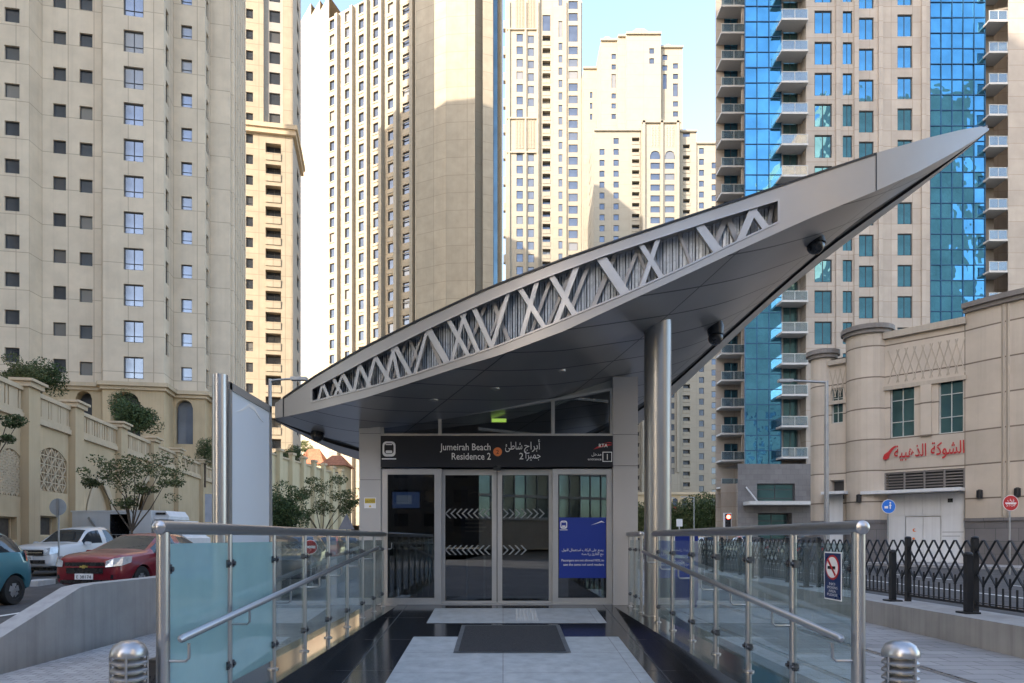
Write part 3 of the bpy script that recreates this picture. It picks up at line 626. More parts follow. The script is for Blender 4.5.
# entrance block below
B.wall_xy((X8(719), Y8 - .6), (X8(734), Y8 - .6), 0, Za(484, Y8), (), 0); B.wall_xy((X8(734), Y8 - .6), (X8(734), Y8 - 6), 0, Za(484, Y8), (), 0)
ent = [dict(a=757, b=795, ys=[494], h=21, gm=win_teal, style='grid', d=.4, name='entrance_window'), dict(a=758, b=792, ys=[526.5], h=27, gm=win_teal, style='grid', d=1.2, name='entrance_door')]
B.wall_xy((X7(734), YR - 1.2), (X7(826), YR - 1.2), 0, Za(465, YR), ent, 1); B.mb.face([(X7(734), YR - 1.2, Za(465, YR)), (X7(826), YR - 1.2, Za(465, YR)), (X7(826), YR + 4, Za(465, YR)), (X7(734), YR + 4, Za(465, YR))], 1)
B.finish()
# curtain walls: one sheet of reflective glass behind real mullions
def curtain(ixa, ixb, Y, z0, z1, nx, fh):
    g_ = MB(); x0, x1 = Xa(ixa, Y), Xa(ixb, Y); g_.box(x0, x1, Y + .1, Y + .2, z0, z1, 1); rg = random.Random(int(x0 * 10)); nz_ = int((z1 - z0) / fh) + 1
    for i in range(nx):
        for k in range(nz_):      # every pane hangs a few millimetres out of true
            a_, b_ = x0 + (x1 - x0) * i / nx, x0 + (x1 - x0) * (i + 1) / nx; c_, d_ = z0 + fh * k, min(z1, z0 + fh * (k + 1)); e = [Y + .03 + rg.uniform(-.014, .014) for _ in range(3)]
            g_.face([(a_, e[0], c_), (b_, e[1], c_), (b_, e[1] + e[2] - e[0], d_), (a_, e[2], d_)], 0)
    k = 0; z = z0
    while z < z1:
        g_.box(x0, x1, Y - .05, Y, z - .04, z + .04, 1); z += fh
    for i in range(nx + 1): x = x0 + (x1 - x0) * i / nx; g_.box(x - .035, x + .035, Y - .07, Y, z0, z1, 1)
    build(g_, 'glass_curtain_wall', [curtain_blue, Mat('curtain_mullion', (.03, .09, .17), .4, .5)], B.root)
curtain(745, 781, YR + 1.0, Za(465, YR), HT, 3, 1.75); curtain(930, 985, YR + .3, 6, HT, 5, 1.75)
def bal(x0, x1, y0, y1, z, posts=3):
    s_ = MB(); s_.box(x0, x1, y0, y1, z - .2, z + .02, 0); o = build(s_, 'balcony', [white_slab], B.root, org=((x0 + x1) / 2, y0, z))
    r_ = MB(); r_.box(x0 + .05, x1 - .05, y0 + .05, y0 + .07, z + .06, z + 1.0, 1); r_.box(x0, x1, y0 + .03, y0 + .09, z + 1.0, z + 1.06, 0)
    for i in range(posts): x = x0 + .06 + (x1 - x0 - .12) * i / (posts - 1); r_.box(x - .025, x + .025, y0 + .03, y0 + .09, z + .02, z + 1.0, 0)
    if x0 < Xa(800, y0) and x0 > Xa(740, y0): r_.box(x0 + .04, x0 + .06, y0 + .1, y1, z + .06, z + 1.0, 1)
    build(r_, 'railing', [frame_light, rail_glass], o)
for y in seq(9 - 31.1, 31.1, 470): bal(X7(779.5), X7(806), YR - .6, YR + 1.3, Za(y + 13, YR)); bal(X7(985), X7(1003.8), YR - .65, YR + 1.5, Za(y + 15, YR))
for y in seq(5 - 26.6, 26.6, 485): bal(X8(720), X8(745.5), Y8 - .5, Y8 + 1.5, Za(y + 3, Y8))
m2 = MB(); m2.box(X7(739), X7(806), YR - 3.2, YR - 1.25, Za(506, YR), Za(502.5, YR), 0)
for i in (748, 800): m2.beam((X7(i), YR - 2.9, Za(503, YR)), (X7(i - 6 if i < 760 else i + 6), YR - 1.3, Za(488, YR)), .12, .12, 0)
build(m2, 'entrance_canopy', [white_slab], B.root)

# ---- beige stone building across the road on the right
P = (22.3, 33.0); D = (-.691, .723)
B = Bld('stone_building', 'beige stone corner building with round piers, red Arabic shop lettering and a boarded white shopfront', 'building', (20, 36, 0), [stone_beige, stone_plain, cap_grey, stone_grey], fm=frame_light, gm=win_teal, panes=True)
pt = lambda i: along(P, D, i)
zt = 11.95
pA, pB, pC, pD, pE = pt(966.5), pt(884), pt(847), pt(829), pt(812)
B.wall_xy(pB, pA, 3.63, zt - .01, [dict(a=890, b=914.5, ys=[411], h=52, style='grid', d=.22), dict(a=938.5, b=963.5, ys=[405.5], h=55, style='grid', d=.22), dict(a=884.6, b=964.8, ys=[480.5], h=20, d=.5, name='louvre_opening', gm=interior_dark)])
nP = (-.723, -.691)
B.wall_xy(pC, pB, .15, 2.2, (), 3)
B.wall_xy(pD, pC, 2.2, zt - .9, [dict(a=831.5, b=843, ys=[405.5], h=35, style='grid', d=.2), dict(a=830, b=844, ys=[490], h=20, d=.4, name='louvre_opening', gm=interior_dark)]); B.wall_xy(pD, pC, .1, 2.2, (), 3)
# frieze band: coping, panel mouldings and the interlaced relief on the parapet
def on(i, out, z): p = pt(i); return (p[0] + nP[0] * out, p[1] + nP[1] * out, z)
def seg_ledge(ia, ib, z0, z1, out, m=1): ledge(B.mb, [pt(ia), pt(ib)], z0, z1, out, m)
seg_ledge(884, 966.5, zt - .28, zt + .05, .2); seg_ledge(884, 966.5, zt - 2.95, zt - 2.75, .12); seg_ledge(829, 847, zt - 1.15, zt - .9, .2); seg_ledge(829, 847, zt - 3.3, zt - 3.1, .1)
B.mb.prism([(on(921, .12, 0))[:2], on(932, .12, 0)[:2], on(932, 0, 0)[:2], on(921, 0, 0)[:2]], 6.45, zt - 2.95, 0)
N = 9
for cells, z_lo, z_hi, wid, last in (([888 + k * 8.4 for k in range(9)], zt - 2.6, zt - .9, 11, 965), ([829.8 + k * 5 for k in range(3)], zt - 2.9, zt - 1.4, 6, 847)):
    rel = MB()
    for i0 in cells:
        for (z_a, z_b) in ((z_lo, z_hi), (z_hi, z_lo)): rel.beam(on(i0, .0, z_a), on(min(i0 + wid, last), .0, z_b), .045, .045, 0, up=(nP[0], nP[1], 0))
    build(rel, 'parapet_relief', [stone_plain], B.root)
def round_pier(c, r, a0, a1, z0, z1, cap, n=16):
    pts = [(c[0] + r * math.cos(math.radians(a0 + (a1 - a0) * i / n)), c[1] + r * math.sin(math.radians(a0 + (a1 - a0) * i / n))) for i in range(n + 1)]
    u = 0
    for a, b in zip(pts, pts[1:]):
        facade(B.mb, a, b, 2.2, z1, (), 0, 0, ub=u); facade(B.mb, a, b, .1, 2.2, (), 3, 3, ub=u); u += math.hypot(b[0] - a[0], b[1] - a[1])
    B.mb.face([(*p, z1) for p in pts], 2); ledge(B.mb, pts, z1 - .02, z1 + .18, .14, 2); ledge(B.mb, pts, z1 + .18, z1 + .42, .26, 2); B.mb.face([(*p, z1 + .42) for p in pts], 2); ledge(B.mb, pts, 2.15, 2.3, .06, 3)
    return pts
mid = ((pB[0] + pC[0]) / 2, (pB[1] + pC[1]) / 2)
mid2_ = (mid[0] + .25, mid[1] + .25); round_pier(mid2_, 1.03, 90, 360 - 0, .1, 12.05, 1)
mid = ((pD[0] + pE[0]) / 2, (pD[1] + pE[1]) / 2); round_pier((mid[0] + .25, mid[1] + .25), .62, 90, 360, .1, 11.3, 1)
cR, rR = (30.5, 36.7), 9.0; round_pier(cR, rR, 204.3, 243, .1, 12.2, 1, 20)
for ang in (214.9, 216.1):    # vertical grooves of the round bay
    a = math.radians(ang); B.mb.box(cR[0] + rR * math.cos(a) - .05, cR[0] + rR * math.cos(a) + .05, cR[1] + rR * math.sin(a) - .05, cR[1] + rR * math.sin(a) + .1, 2.35, 12.15, 1)
e2 = (pE[0] + 4.8, pE[1] + 9); B.wall_xy(e2, pE, .1, 11.2, (), 0); far = (40, 46)
B.wall_xy((26.4, 28.7), (44, 22), .1, 12.3); B.wall_xy((44, 22), far, .1, 12.3); B.wall_xy(far, e2, .1, 11.2)
B.mb.face([(*pE, 11.15), (*pA, 11.15), (26.4, 28.7, 11.15), (44, 22, 11.15), (*far, 11.15), (*e2, 11.15)], 1)
B.finish()
lv = MB()
for k in range(7):
    z = Za(489.5 - k * 2.9, 34.2)
    for ia, ib in ((885, 904), (905, 924), (925, 944), (945, 964.5)): lv.prism([on(ia, -.02, 0)[:2], on(ib, -.02, 0)[:2], on(ib, -.16, 0)[:2], on(ia, -.16, 0)[:2]][::-1], z, z + .05)
for i in (884.8, 904.5, 924.5, 944.5, 964.6): p0 = on(i, 0, 0); lv.box(p0[0] - .03, p0[0] + .03, p0[1] - .03, p0[1] + .05, Za(490, 34.2), Za(470.5, 34.2))
build(lv, 'louvre', [cap_grey], B.root)
# boarded shopfront with its canopy
sf = MB(); facade(sf, on(884.3, -.25, 0)[:2], on(965, -.25, 0)[:2], .12, 3.6, [dict(u0=.9, u1=2.5, v0=.12, v1=2.45, d=.08)], 0, 0)
dr = MB(); a, b = Vector(on(884.3, -.18, 0)), Vector(on(965, -.18, 0)); dd = (b - a).normalized(); nn = Vector((nP[0], nP[1], 0))
def pf(u, out, z): p = a + dd * u + nn * (out - .07); return (p.x, p.y, z)
Wt = (b - a).length
for u0, u1, z0, z1 in ((0, .88, .14, 2.5), (2.52, Wt, .14, 2.5), (0, .88, 2.52, 3.55), (.9, 1.69, 2.52, 3.55), (1.71, 2.5, 2.52, 3.55), (2.52, Wt, 2.52, 3.55)):
    sf.prism([pf(u0 + .01, .03, 0)[:2], pf(u1 - .01, .03, 0)[:2], pf(u1 - .01, 0, 0)[:2], pf(u0 + .01, 0, 0)[:2]][::-1], z0, z1)
so = build(sf, 'shopfront_boarding', [white_board], B.root)
for u0, u1 in ((.93, 1.69), (1.71, 2.47)): dr.prism([pf(u0, -.04, 0)[:2], pf(u1, -.04, 0)[:2], pf(u1, -.08, 0)[:2], pf(u0, -.08, 0)[:2]][::-1], .14, 2.42)
build(dr, 'door', [white_board], so)
mk = MB(); ex, ez = dd, (0, 0, 1)
disc(mk, pf(1.32, -.035, 1.75), ex, ez, .09, 0, 16, .004); disc(mk, pf(1.36, -.03, 1.76), ex, ez, .06, 1, 16, .004); disc(mk, pf(1.28, -.035, 1.32), ex, ez, .06, 0, 12, .004)
build(mk, 'sticker', [orange_letter, white_board], so); mk = MB()
plate(mk, rect(-.11, .11, -.1, .1), pf(2.9 if Wt > 3.1 else Wt - .3, .033, 3.2), ex, ez, .006, 2)
build(mk, 'number_plate', [orange_letter, white_board, dark_plastic], so)
for k, wd in ((0, .9), (1, .75)):
    mk = MB(); plate(mk, rect(0, wd, 0, .045), pf(Wt - 1.0, .033, 1.62 - k * .2), ex, ez, .004, 0); build(mk, 'notice', [grey_letter], so)
aw = MB(); zb = 3.62
aw.prism([pf(-.9, 1.05, 0)[:2], pf(Wt, 1.05, 0)[:2], pf(Wt, .02, 0)[:2], pf(-.9, .02, 0)[:2]][::-1], zb, zb + .16)
build(aw, 'shopfront_canopy', [white_board], B.root, bevel=.02)
aw = MB(); q0, q1 = on(828, 1.0, 0), on(851, 1.0, 0); q2, q3 = on(851, .0, 0), on(828, .0, 0); aw.prism([q0[:2], q1[:2], q2[:2], q3[:2]], 3.7, 3.85); build(aw, 'shopfront_canopy', [white_board], B.root)
aw = MB(); facade(aw, on(830.5, .15, 0)[:2], on(844, .15, 0)[:2], .12, 3.7); build(aw, 'shopfront_boarding', [white_board], B.root)
# red shop lettering with the fork-like mark
sg = MB(); base = Vector(on(894.5, .08, Za(457.5, 34.9))); endp = Vector(on(965.5, .08, 0)); Wd = (Vector((endp.x, endp.y, 0)) - Vector((base.x, base.y, 0))).length
ar1, ar2 = arabic('الذهبية'), arabic('الشوكة')
text_mb(sg, ar1, base, dd, (0, 0, 1), .86, 0, 'LEFT', .02, Wd * .47, .012); text_mb(sg, ar2, base + dd * Wd * .53, dd, (0, 0, 1), .86, 0, 'LEFT', .02, Wd * .46, .012)
build(sg, 'shop_lettering', [red_letter], B.root); sg = MB()
bb = Vector(on(884.5, .09, Za(459, 35.6)))
plate(sg, [(-.05, 0), (.1, -.08), (.24, .02), (.28, .2), (.42, .42), (.56, .55), (.5, .62), (.34, .5), (.2, .34), (.02, .22)], bb, dd, (0, 0, 1), .03, 0)
build(sg, 'shop_emblem', [red_letter], B.root)
# wall lamps
for ang, cc, rr_ in ((209, cR, rR), (218.5, cR, rR), (222, (mid2_[0], mid2_[1]), 1.03)):
    a_ = math.radians(ang); px, py = cc[0] + (rr_ + .12) * math.cos(a_), cc[1] + (rr_ + .12) * math.sin(a_); l = MB(); l.lathe(px, py, [(.02, 3.2), (.13, 3.25), (.13, 3.6), (.05, 3.65)], 12); build(l, 'wall_lamp', [dark_metal], B.root, 40, org=(px, py, 3.4))
sheet('right_pavement', [(16.6, 44), (15.6, 40), (19.6, 31.0), (21.6, 28.2), (34, 20), (44, 20), (44, 22), (24, 36)], -.3, .11, [paver])
# ================================================================ the tram station
YD = 12.2; ZF = .17
def zr(Y): return ZF - .0703 * (YD - Y)
def interp(tab, x):
    if x <= tab[0][0]: (x0, y0), (x1, y1) = tab[0], tab[1]
    elif x >= tab[-1][0]: (x0, y0), (x1, y1) = tab[-2], tab[-1]
    else:
        for (x0, y0), (x1, y1) in zip(tab, tab[1:]):
            if x0 <= x <= x1: break
    return y0 + (y1 - y0) * (x - x0) / (x1 - x0)
# --- ramp, plinths, stone strips
mb = MB(); ys = [4.1, 6, 8, 10, YD, 17.2]
for a, b in zip(ys, ys[1:]):
    za, zb = zr(min(a, YD)), zr(min(b, YD)); mb.face([(-1.88, a, za), (1.95, a, za), (1.95, b, zb), (-1.88, b, zb)])
mb.face([(-1.88, 4.1, -.6), (1.95, 4.1, -.6), (1.95, 4.1, zr(4.1)), (-1.88, 4.1, zr(4.1))])
tag(build(mb, 'entrance_ramp_path', [granite_dark]), kind='structure')
mb = MB()
def strip(x0, x1, y0, y1, dz=.004, m=0):
    mb.face([(x0, y0, zr(y0) + dz), (x1, y0, zr(y0) + dz), (x1, y1, zr(y1) + dz), (x0, y1, zr(y1) + dz)], m)
strip(-1.24, 1.60, 4.1, 9.47); strip(-1.17, 1.59, 10.43, 11.75)
tag(build(mb, 'granite_path_strips', [granite_light]), kind='structure')
mb = MB(); strip(-.80, -.795, 4.1, 4.2)
mb = MB()
for x in (-1.70, 1.77): strip(x, x + .012, 4.1, YD, .003)
for y in (6.1, 7.7, 9.3, 10.9): mb.face([(-1.88, y, zr(y) + .0025), (-1.245, y, zr(y) + .0025), (-1.245, y + .008, zr(y) + .0025), (-1.88, y + .008, zr(y) + .0025)]); mb.face([(1.605, y, zr(y) + .0025), (1.95, y, zr(y) + .0025), (1.95, y + .008, zr(y) + .0025), (1.605, y + .008, zr(y) + .0025)])
tag(build(mb, 'path_joints', [Mat('joint_grey', (.10, .105, .11), .6)]), kind='structure')
mb = MB(); mb.face([(.2, 10.6, zr(10.6) + .0065), (.56, 10.6, zr(10.6) + .0065), (.56, 11.7, zr(11.7) + .0065), (.2, 11.7, zr(11.7) + .0065)])
for i in range(6):
    for j in range(18): px_, py_ = .23 + i * .06, 10.63 + j * .061; mb.lathe(px_, py_, [(.018, zr(py_) + .006), (.012, zr(py_) + .012)], 8)
tag(build(mb, 'tactile_path', [Mat('tactile_stone', (.42, .43, .43), .7, var=.1)]), kind='structure')
t = thing('door_mat', 'dark rubber entrance mat with a lighter rim on the ramp before the doors', 'door mat', (.11, 9.4, zr(9.4)))
mb = MB(); strip(-.56, .79, 8.56, 10.2, .016); build(mb, 'mat_surface', [rubber], t)
mb = MB()
for x0, x1, y0, y1 in ((-.62, -.56, 8.5, 10.26), (.79, .85, 8.5, 10.26), (-.56, .79, 8.5, 8.56), (-.56, .79, 10.2, 10.26)): mb.face([(x0, y0, zr(y0) + .012), (x1, y0, zr(y0) + .012), (x1, y1, zr(y1) + .012), (x0, y1, zr(y1) + .012)])
build(mb, 'mat_rim', [rubber_edge], t)
for x0, x1, lab in ((-2.42, -1.88, 'polished black granite plinth under the left railing'), (1.95, 2.62, 'polished black granite plinth carrying the right railing and the round column')):
    mb = MB(); mb.box(x0, x1, 4.05, YD - .02, -.6, .15); tag(build(mb, 'granite_plinth', [granite_dark], org=((x0 + x1) / 2, 8, -.4), bevel=.012), lab, 'plinth')

# --- station building
ST = thing('station_entrance', 'grey tram station entrance with four glass doors under a long leaf-shaped canopy with lattice band', 'station', (-.1, YD, ZF))
XL0, XL1, XR0, XR1 = -2.56, -2.17, 1.95, 2.40
yb = YD + .02
L0 = -1.0
fTop = [(275, 404), (283.4, 397), (314, 376), (344.7, 357.5), (367.7, 344.7), (416.5, 320.3), (477.5, 292), (504, 281), (564, 258), (629, 235.5), (693, 214), (741.6, 198), (796, 179.5), (874.6, 153.4), (928, 137.7), (960, 130), (981, 126.3), (989, 128.3)]
fBot = [(275, 418), (283.4, 417), (314, 410.5), (367.7, 397), (416.5, 381), (465, 365.4), (500, 355), (564, 331), (629, 300.8), (693, 271.5), (738, 250.5), (798, 223.5), (812.6, 217), (874.6, 191.5), (918, 172), (960, 149), (980, 136.5), (989, 130)]
XLt, XRt = -4.0, 7.45
def Yf(X):      # front edge in plan
    s = (X - XLt) / (XRt - XLt); return 12.0 + (10.5 - 12.0) * s - 4 * 2.15 * s * (1 - s)
def Yb(X):      # back edge in plan
    s = (X - XLt) / (XRt - XLt); return 12.0 + (10.5 - 12.0) * s + 4 * 6.6 * s * (1 - s) ** 1.15 if 0 < s < 1 else 12.0 + (10.5 - 12.0) * s
def X_of(ix, Yfun):
    lo, hi = XLt - .3, XRt + .2; f = lambda X: X - Xa(ix, Yfun(X))
    for _ in range(60):
        m_ = (lo + hi) / 2
        if f(lo) * f(m_) <= 0: hi = m_
        else: lo = m_
    return (lo + hi) / 2
def fp(ix, iy, inset=0.0):
    X = X_of(ix, Yf); Y = Yf(X); return Vector((X, Y + inset, Za(iy, Y)))
back = [(275, 421), (300, 435), (330, 450), (358, 463), (400, 467), (457, 468), (542, 463), (590, 449), (640, 426), (680, 388.5), (720, 351), (783, 290.5), (840, 247), (885, 214), (928, 184), (960, 157), (980, 139), (989, 131)]
NB = 56
Xs = [XLt + (XRt - XLt) * (i / NB) for i in range(NB + 1)]
def col_of(X, Y): return VX + F * X / Y
FT = []; FB = []; BB = []
for X in Xs:
    Y = Yf(X); ix = col_of(X, Y); zt_, zb_ = Za(interp(fTop, ix), Y), Za(interp(fBot, ix), Y); FT.append(Vector((X, Y, max(zt_, zb_ + .01)))); FB.append(Vector((X, Y, zb_)))
def back_z(X):
    Y = Yb(X); return Za(interp(back, col_of(X, Y)), Y)
bz = [back_z(X) for X in Xs]
for _ in range(6): bz = [bz[0]] + [(bz[i - 1] + 2 * bz[i] + bz[i + 1]) / 4 for i in range(1, NB)] + [bz[-1]]
BB = [Vector((X, Yb(X), z)) for X, z in zip(Xs, bz)]
def tophalf(i, t):   # roof skin: gently crowned between the front top edge and the back edge
    a, b = FT[i], BB[i] + Vector((0, 0, .12)); p = a.lerp(b, t); return p + Vector((0, 0, .35 * math.sin(math.pi * t) * (FT[i].z - FB[i].z)))
roof = MB(); NR = 8
roof.rings([[tophalf(i, j / NR) for j in range(NR + 1)] for i in range(NB + 1)], 0, False, False)
canopy = build(roof, 'canopy', [fascia_m], ST, 50)
# soffit: inner panelled field, dark channel, outer rim
sof = MB(); NS = 10
def sp(i, t, dz=0.0): return FB[i].lerp(BB[i], t) + Vector((0, 0, dz))
def tch(i):    # share of the depth where the dark channel begins and ends, a constant width along the back edge
    L_ = max(.05, (BB[i] - FB[i]).length); a, b = BB[max(0, i - 1)], BB[min(NB, i + 1)]; k = min(2.6, math.hypot(1, (b.y - a.y) / max(.01, b.x - a.x))); f_ = max(0, min(1, (i / NB - .22) / .2)); k *= .34 + .66 * f_; return max(.25 + .35 * (1 - f_), 1 - 1.62 * k / L_), max(.50 + .25 * (1 - f_), 1 - 1.12 * k / L_)
for i in range(NB):
    a0, a1 = tch(i); b0, b1 = tch(i + 1)
    for j in range(NS):
        u = [a0 * j / NS, a0 * (j + 1) / NS, b0 * j / NS, b0 * (j + 1) / NS]
        P4 = [sp(i, u[0]), sp(i, u[1]), sp(i + 1, u[3]), sp(i + 1, u[2])]
        sof.face(P4, 0, [(p.x * .85 + p.y * .5, p.y * .85 - p.x * .5) for p in P4])
    sof.face([sp(i, a0), sp(i, a0, .05), sp(i + 1, b0, .05), sp(i + 1, b0)], 1); sof.face([sp(i, a0, .05), sp(i, a1, .05), sp(i + 1, b1, .05), sp(i + 1, b0, .05)], 1); sof.face([sp(i, a1, .05), sp(i, a1), sp(i + 1, b1), sp(i + 1, b1, .05)], 1)
    sof.face([sp(i, a1), sp(i, 1), sp(i + 1, 1), sp(i + 1, b1)], 2); sof.face([sp(i, 1), sp(i, 1, .12), sp(i + 1, 1, .12), sp(i + 1, 1)], 2)
soffit_m = Brick("soffit_panel", (.30, .292, .285), 2.4, .62, .014, (.06, .06, .06), .28, .1, .0, .07, 0, .4, .5)
soffit_m.node_tree.nodes["Principled BSDF"].inputs["Metallic"].default_value = .45
build(sof, 'soffit', [soffit_m, Mat('shadow_gap', (.045, .044, .043), .5), fascia_m], ST, 25)
# fascia with the long lattice window
oT = [(312, 388), (343, 371.5), (372.6, 355.7), (399.5, 342), (428.7, 327.6), (472.6, 306.9), (506.8, 292.2), (548, 275.5), (603, 255), (661, 236), (709, 220.4), (778, 199.5)]
oB = [(312, 402.5), (367.7, 388.6), (416.5, 374), (445.8, 364), (497, 346.8), (548, 326.6), (629, 292.8), (693, 263.8), (722, 249.5), (778, 223)]
fa = MB(); xs = sorted(set([275 + i * 6.0 for i in range(120) if 275 + i * 6.0 < 989] + [312, 778, 981, 985, 989]))
def edge(ix, t):
    X = X_of(ix, Yf); Y = Yf(X); zt_, zb_ = Za(interp(fTop, ix), Y), Za(interp(fBot, ix), Y); return Vector((X, Y, zb_ + (max(zt_, zb_ + .01) - zb_) * t))
for a, b in zip(xs, xs[1:]):
    if 312 <= a and b <= 778:
        fa.face([edge(a, 0), edge(b, 0), fp(b, interp(oB, b)), fp(a, interp(oB, a))]); fa.face([fp(a, interp(oT, a)), fp(b, interp(oT, b)), edge(b, 1), edge(a, 1)])
        fa.face([fp(a, interp(oB, a)), fp(b, interp(oB, b)), fp(b, interp(oB, b), .27), fp(a, interp(oB, a), .27)]); fa.face([fp(a, interp(oT, a)), fp(b, interp(oT, b)), fp(b, interp(oT, b), .27), fp(a, interp(oT, a), .27)])
    else: fa.face([edge(a, 0), edge(b, 0), edge(b, 1), edge(a, 1)])
for x in (312, 778): fa.face([fp(x, interp(oB, x)), fp(x, interp(oT, x)), fp(x, interp(oT, x), .27), fp(x, interp(oB, x), .27)])
fo = build(fa, 'fascia', [fascia_m], canopy, 30)
tr = MB()       # raised trims: frame round the lattice, dark drip line on top, seams
def strip_line(tab, w0, w1, out, m, x0, x1, step=8):
    x = x0
    while x < x1 - 1e-6:
        x2 = min(x1, x + step); A = [fp(xx, interp(tab, xx) - w) + Vector((0, -out, 0)) for xx, w in ((x, w0), (x2, w0), (x2, w1), (x, w1))]; B_ = [p + Vector((0, out * 1.2, 0)) for p in A]
        tr.face(A, m); tr.face([A[0], A[1], B_[1], B_[0]], m); tr.face([A[3], A[2], B_[2], B_[3]], m); x = x2
strip_line(oT, -1.6, .2, .012, 0, 311, 779); strip_line(oB, -.2, 1.6, .012, 0, 311, 779)
for x in (311.6, 778.5):
    A = [fp(x - 1.0, interp(oB, x)), fp(x + 1.0, interp(oB, x)), fp(x + 1.0, interp(oT, x)), fp(x - 1.0, interp(oT, x))]; tr.face([p + Vector((0, -.012, 0)) for p in A], 0)
strip_line(fTop, -1.8, 0, .02, 1, 283, 876)
for x in (283.4, 876.2): tr.face([edge(x - .5, 0) + Vector((0, -.006, 0)), edge(x + .5, 0) + Vector((0, -.006, 0)), edge(x + .5, 1) + Vector((0, -.006, 0)), edge(x - .5, 1) + Vector((0, -.006, 0))], 1)
build(tr, 'trim', [alu, dark_metal], canopy)
# lattice: front bars traced from the two views, a darker second layer, ribbed sheet behind
def za(x, y): return (270 + .2441 * x, 280 + .2441 * y)
def zb2(x, y): return (500 + .3222 * x, 180 + .3222 * y)
bars = [(za, 195, 215, 9), (za, 240, 213, 9), (za, 262, 300, 9), (za, 296, 255, 10), (za, 338, 292, 12), (za, 342, 366, 11), (za, 412, 362, 12), (za, 395, 432, 12), (za, 492, 426, 13), (za, 468, 512, 12), (za, 578, 508, 14), (za, 528, 498, 11), (za, 592, 645, 12), (za, 728, 645, 21), (za, 742, 800, 13), (za, 815, 728, 14), (za, 855, 782, 14), (za, 912, 832, 15), (za, 905, 978, 15),
        (zb2, 140, 60, 12), (zb2, 66, 116, 13), (zb2, 235, 158, 14), (zb2, 172, 240, 17), (zb2, 392, 312, 24), (zb2, 505, 436, 13), (zb2, 440, 494, 14), (zb2, 680, 618, 22), (zb2, 745, 792, 24), (zb2, 830, 782, 17)]
for f_, xb, xt, w in bars:
    lb = MB(); b_, t_ = f_(xb, 0)[0], f_(xt, 0)[0]; hw = w * (.2441 if f_ is za else .3222) / 2 * 1.2
    Q = [(b_ - hw, interp(oB, b_ - hw) + .3), (b_ + hw, interp(oB, b_ + hw) + .3), (t_ + hw, interp(oT, t_ + hw) - .3), (t_ - hw, interp(oT, t_ - hw) - .3)]
    A = [fp(x, y, .02) for x, y in Q]; B_ = [fp(x, y, .07) for x, y in Q]
    lb.face(A); lb.face(B_[::-1])
    for i in range(4): lb.face([A[(i + 1) % 4], A[i], B_[i], B_[(i + 1) % 4]])
    build(lb, 'lattice_bar', [bar_m], canopy)
lb = MB(); r2 = random.Random(3); x = 318
while x < 772:
    w = r2.uniform(1.6, 3.0) * (1 + (x - 312) / 420); ln = (interp(oB, x) - interp(oT, x)) * r2.choice([.45, .5, .42, -.35]); hw = w / 2
    x1 = min(776, max(314, x + ln)); Q = [(x - hw, interp(oB, x)), (x + hw, interp(oB, x)), (x1 + hw, interp(oT, x1)), (x1 - hw, interp(oT, x1))]
    lb.face([fp(a, b, .12) for a, b in Q]); lb.face([fp(a, b, .16) for a, b in Q]); x += w * r2.uniform(3.2, 6.5)
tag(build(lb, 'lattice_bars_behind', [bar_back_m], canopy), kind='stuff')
rb = MB(); x = 312.0; k = 0
while x < 778:
    x2 = min(778, x + 1.9 + (x - 312) / 260); d0, d1 = (.25, .20) if k % 2 else (.20, .25)
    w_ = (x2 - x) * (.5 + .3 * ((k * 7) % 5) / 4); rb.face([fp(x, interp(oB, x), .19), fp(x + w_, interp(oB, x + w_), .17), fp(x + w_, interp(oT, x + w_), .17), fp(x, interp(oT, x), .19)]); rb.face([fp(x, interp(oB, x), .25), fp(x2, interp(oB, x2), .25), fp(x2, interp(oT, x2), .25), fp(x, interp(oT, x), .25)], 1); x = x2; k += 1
build(rb, 'ribbed_sheet', [corr_m, Mat('sheet_shadow_side', (.13, .15, .17), .5)], canopy)  # darker back layer puts the shade between the ribs into the colour
# walls: jambs left and right, side and back walls, dark interior
def soffit_z(X, Y):
    s = (X - XLt) / (XRt - XLt) * NB; i = max(0, min(NB - 1, int(s))); t = (Y - Yf(X)) / max(.1, Yb(X) - Yf(X)); return (FB[i].lerp(FB[i + 1], s - i).z) * (1 - t) + (BB[i].lerp(BB[i + 1], s - i).z) * t
def jamb(x0, x1, seams):
    jl = MB()
    for a, b in zip(seams, seams[1:]): jl.box(x0 + .003, x1 - .003, YD - .06, YD + .3, a + .004, b - .004)
    jl.box(x0 + .01, x1 - .01, YD - .045, YD + .29, seams[0], seams[-1] - .02, 1)
    build(jl, 'wall', [panel_grey, dark_metal], ST, bevel=.006, org=(x0, YD, ZF))
zs1, zs2 = Za(466, YD), Za(435, YD)
jamb(XL0, XL1, [ZF - .02, zs1 - .25, zs2 + .02, soffit_z(XL0, YD) + .1]); jamb(XR0, XR1, [ZF - .02, zs1, zs2, soffit_z(XR0, YD) + .02])
sw = MB()
for x0, x1 in ((XL0, XL0 + .1), (XR1 - .1, XR1)):
    for a, b in ((YD + .31, 14.2), (14.21, 16.0)): sw.box(x0, x1, a, b, .0, min(soffit_z(x0, b), soffit_z(x0, a)) + .02)
build(sw, 'side_wall', [panel_grey], ST)
iw = MB(); iw.box(XL0 + .1, XR1 - .1, 15.9, 16.0, .16, soffit_z(0, 16)); iw.box(XL0 + .1, XL0 + .12, YD + .3, 15.9, .16, 3.4); iw.box(XR1 - .12, XR1 - .1, YD + .3, 15.9, .16, 3.4); build(iw, 'interior_lining', [interior_dark], ST)
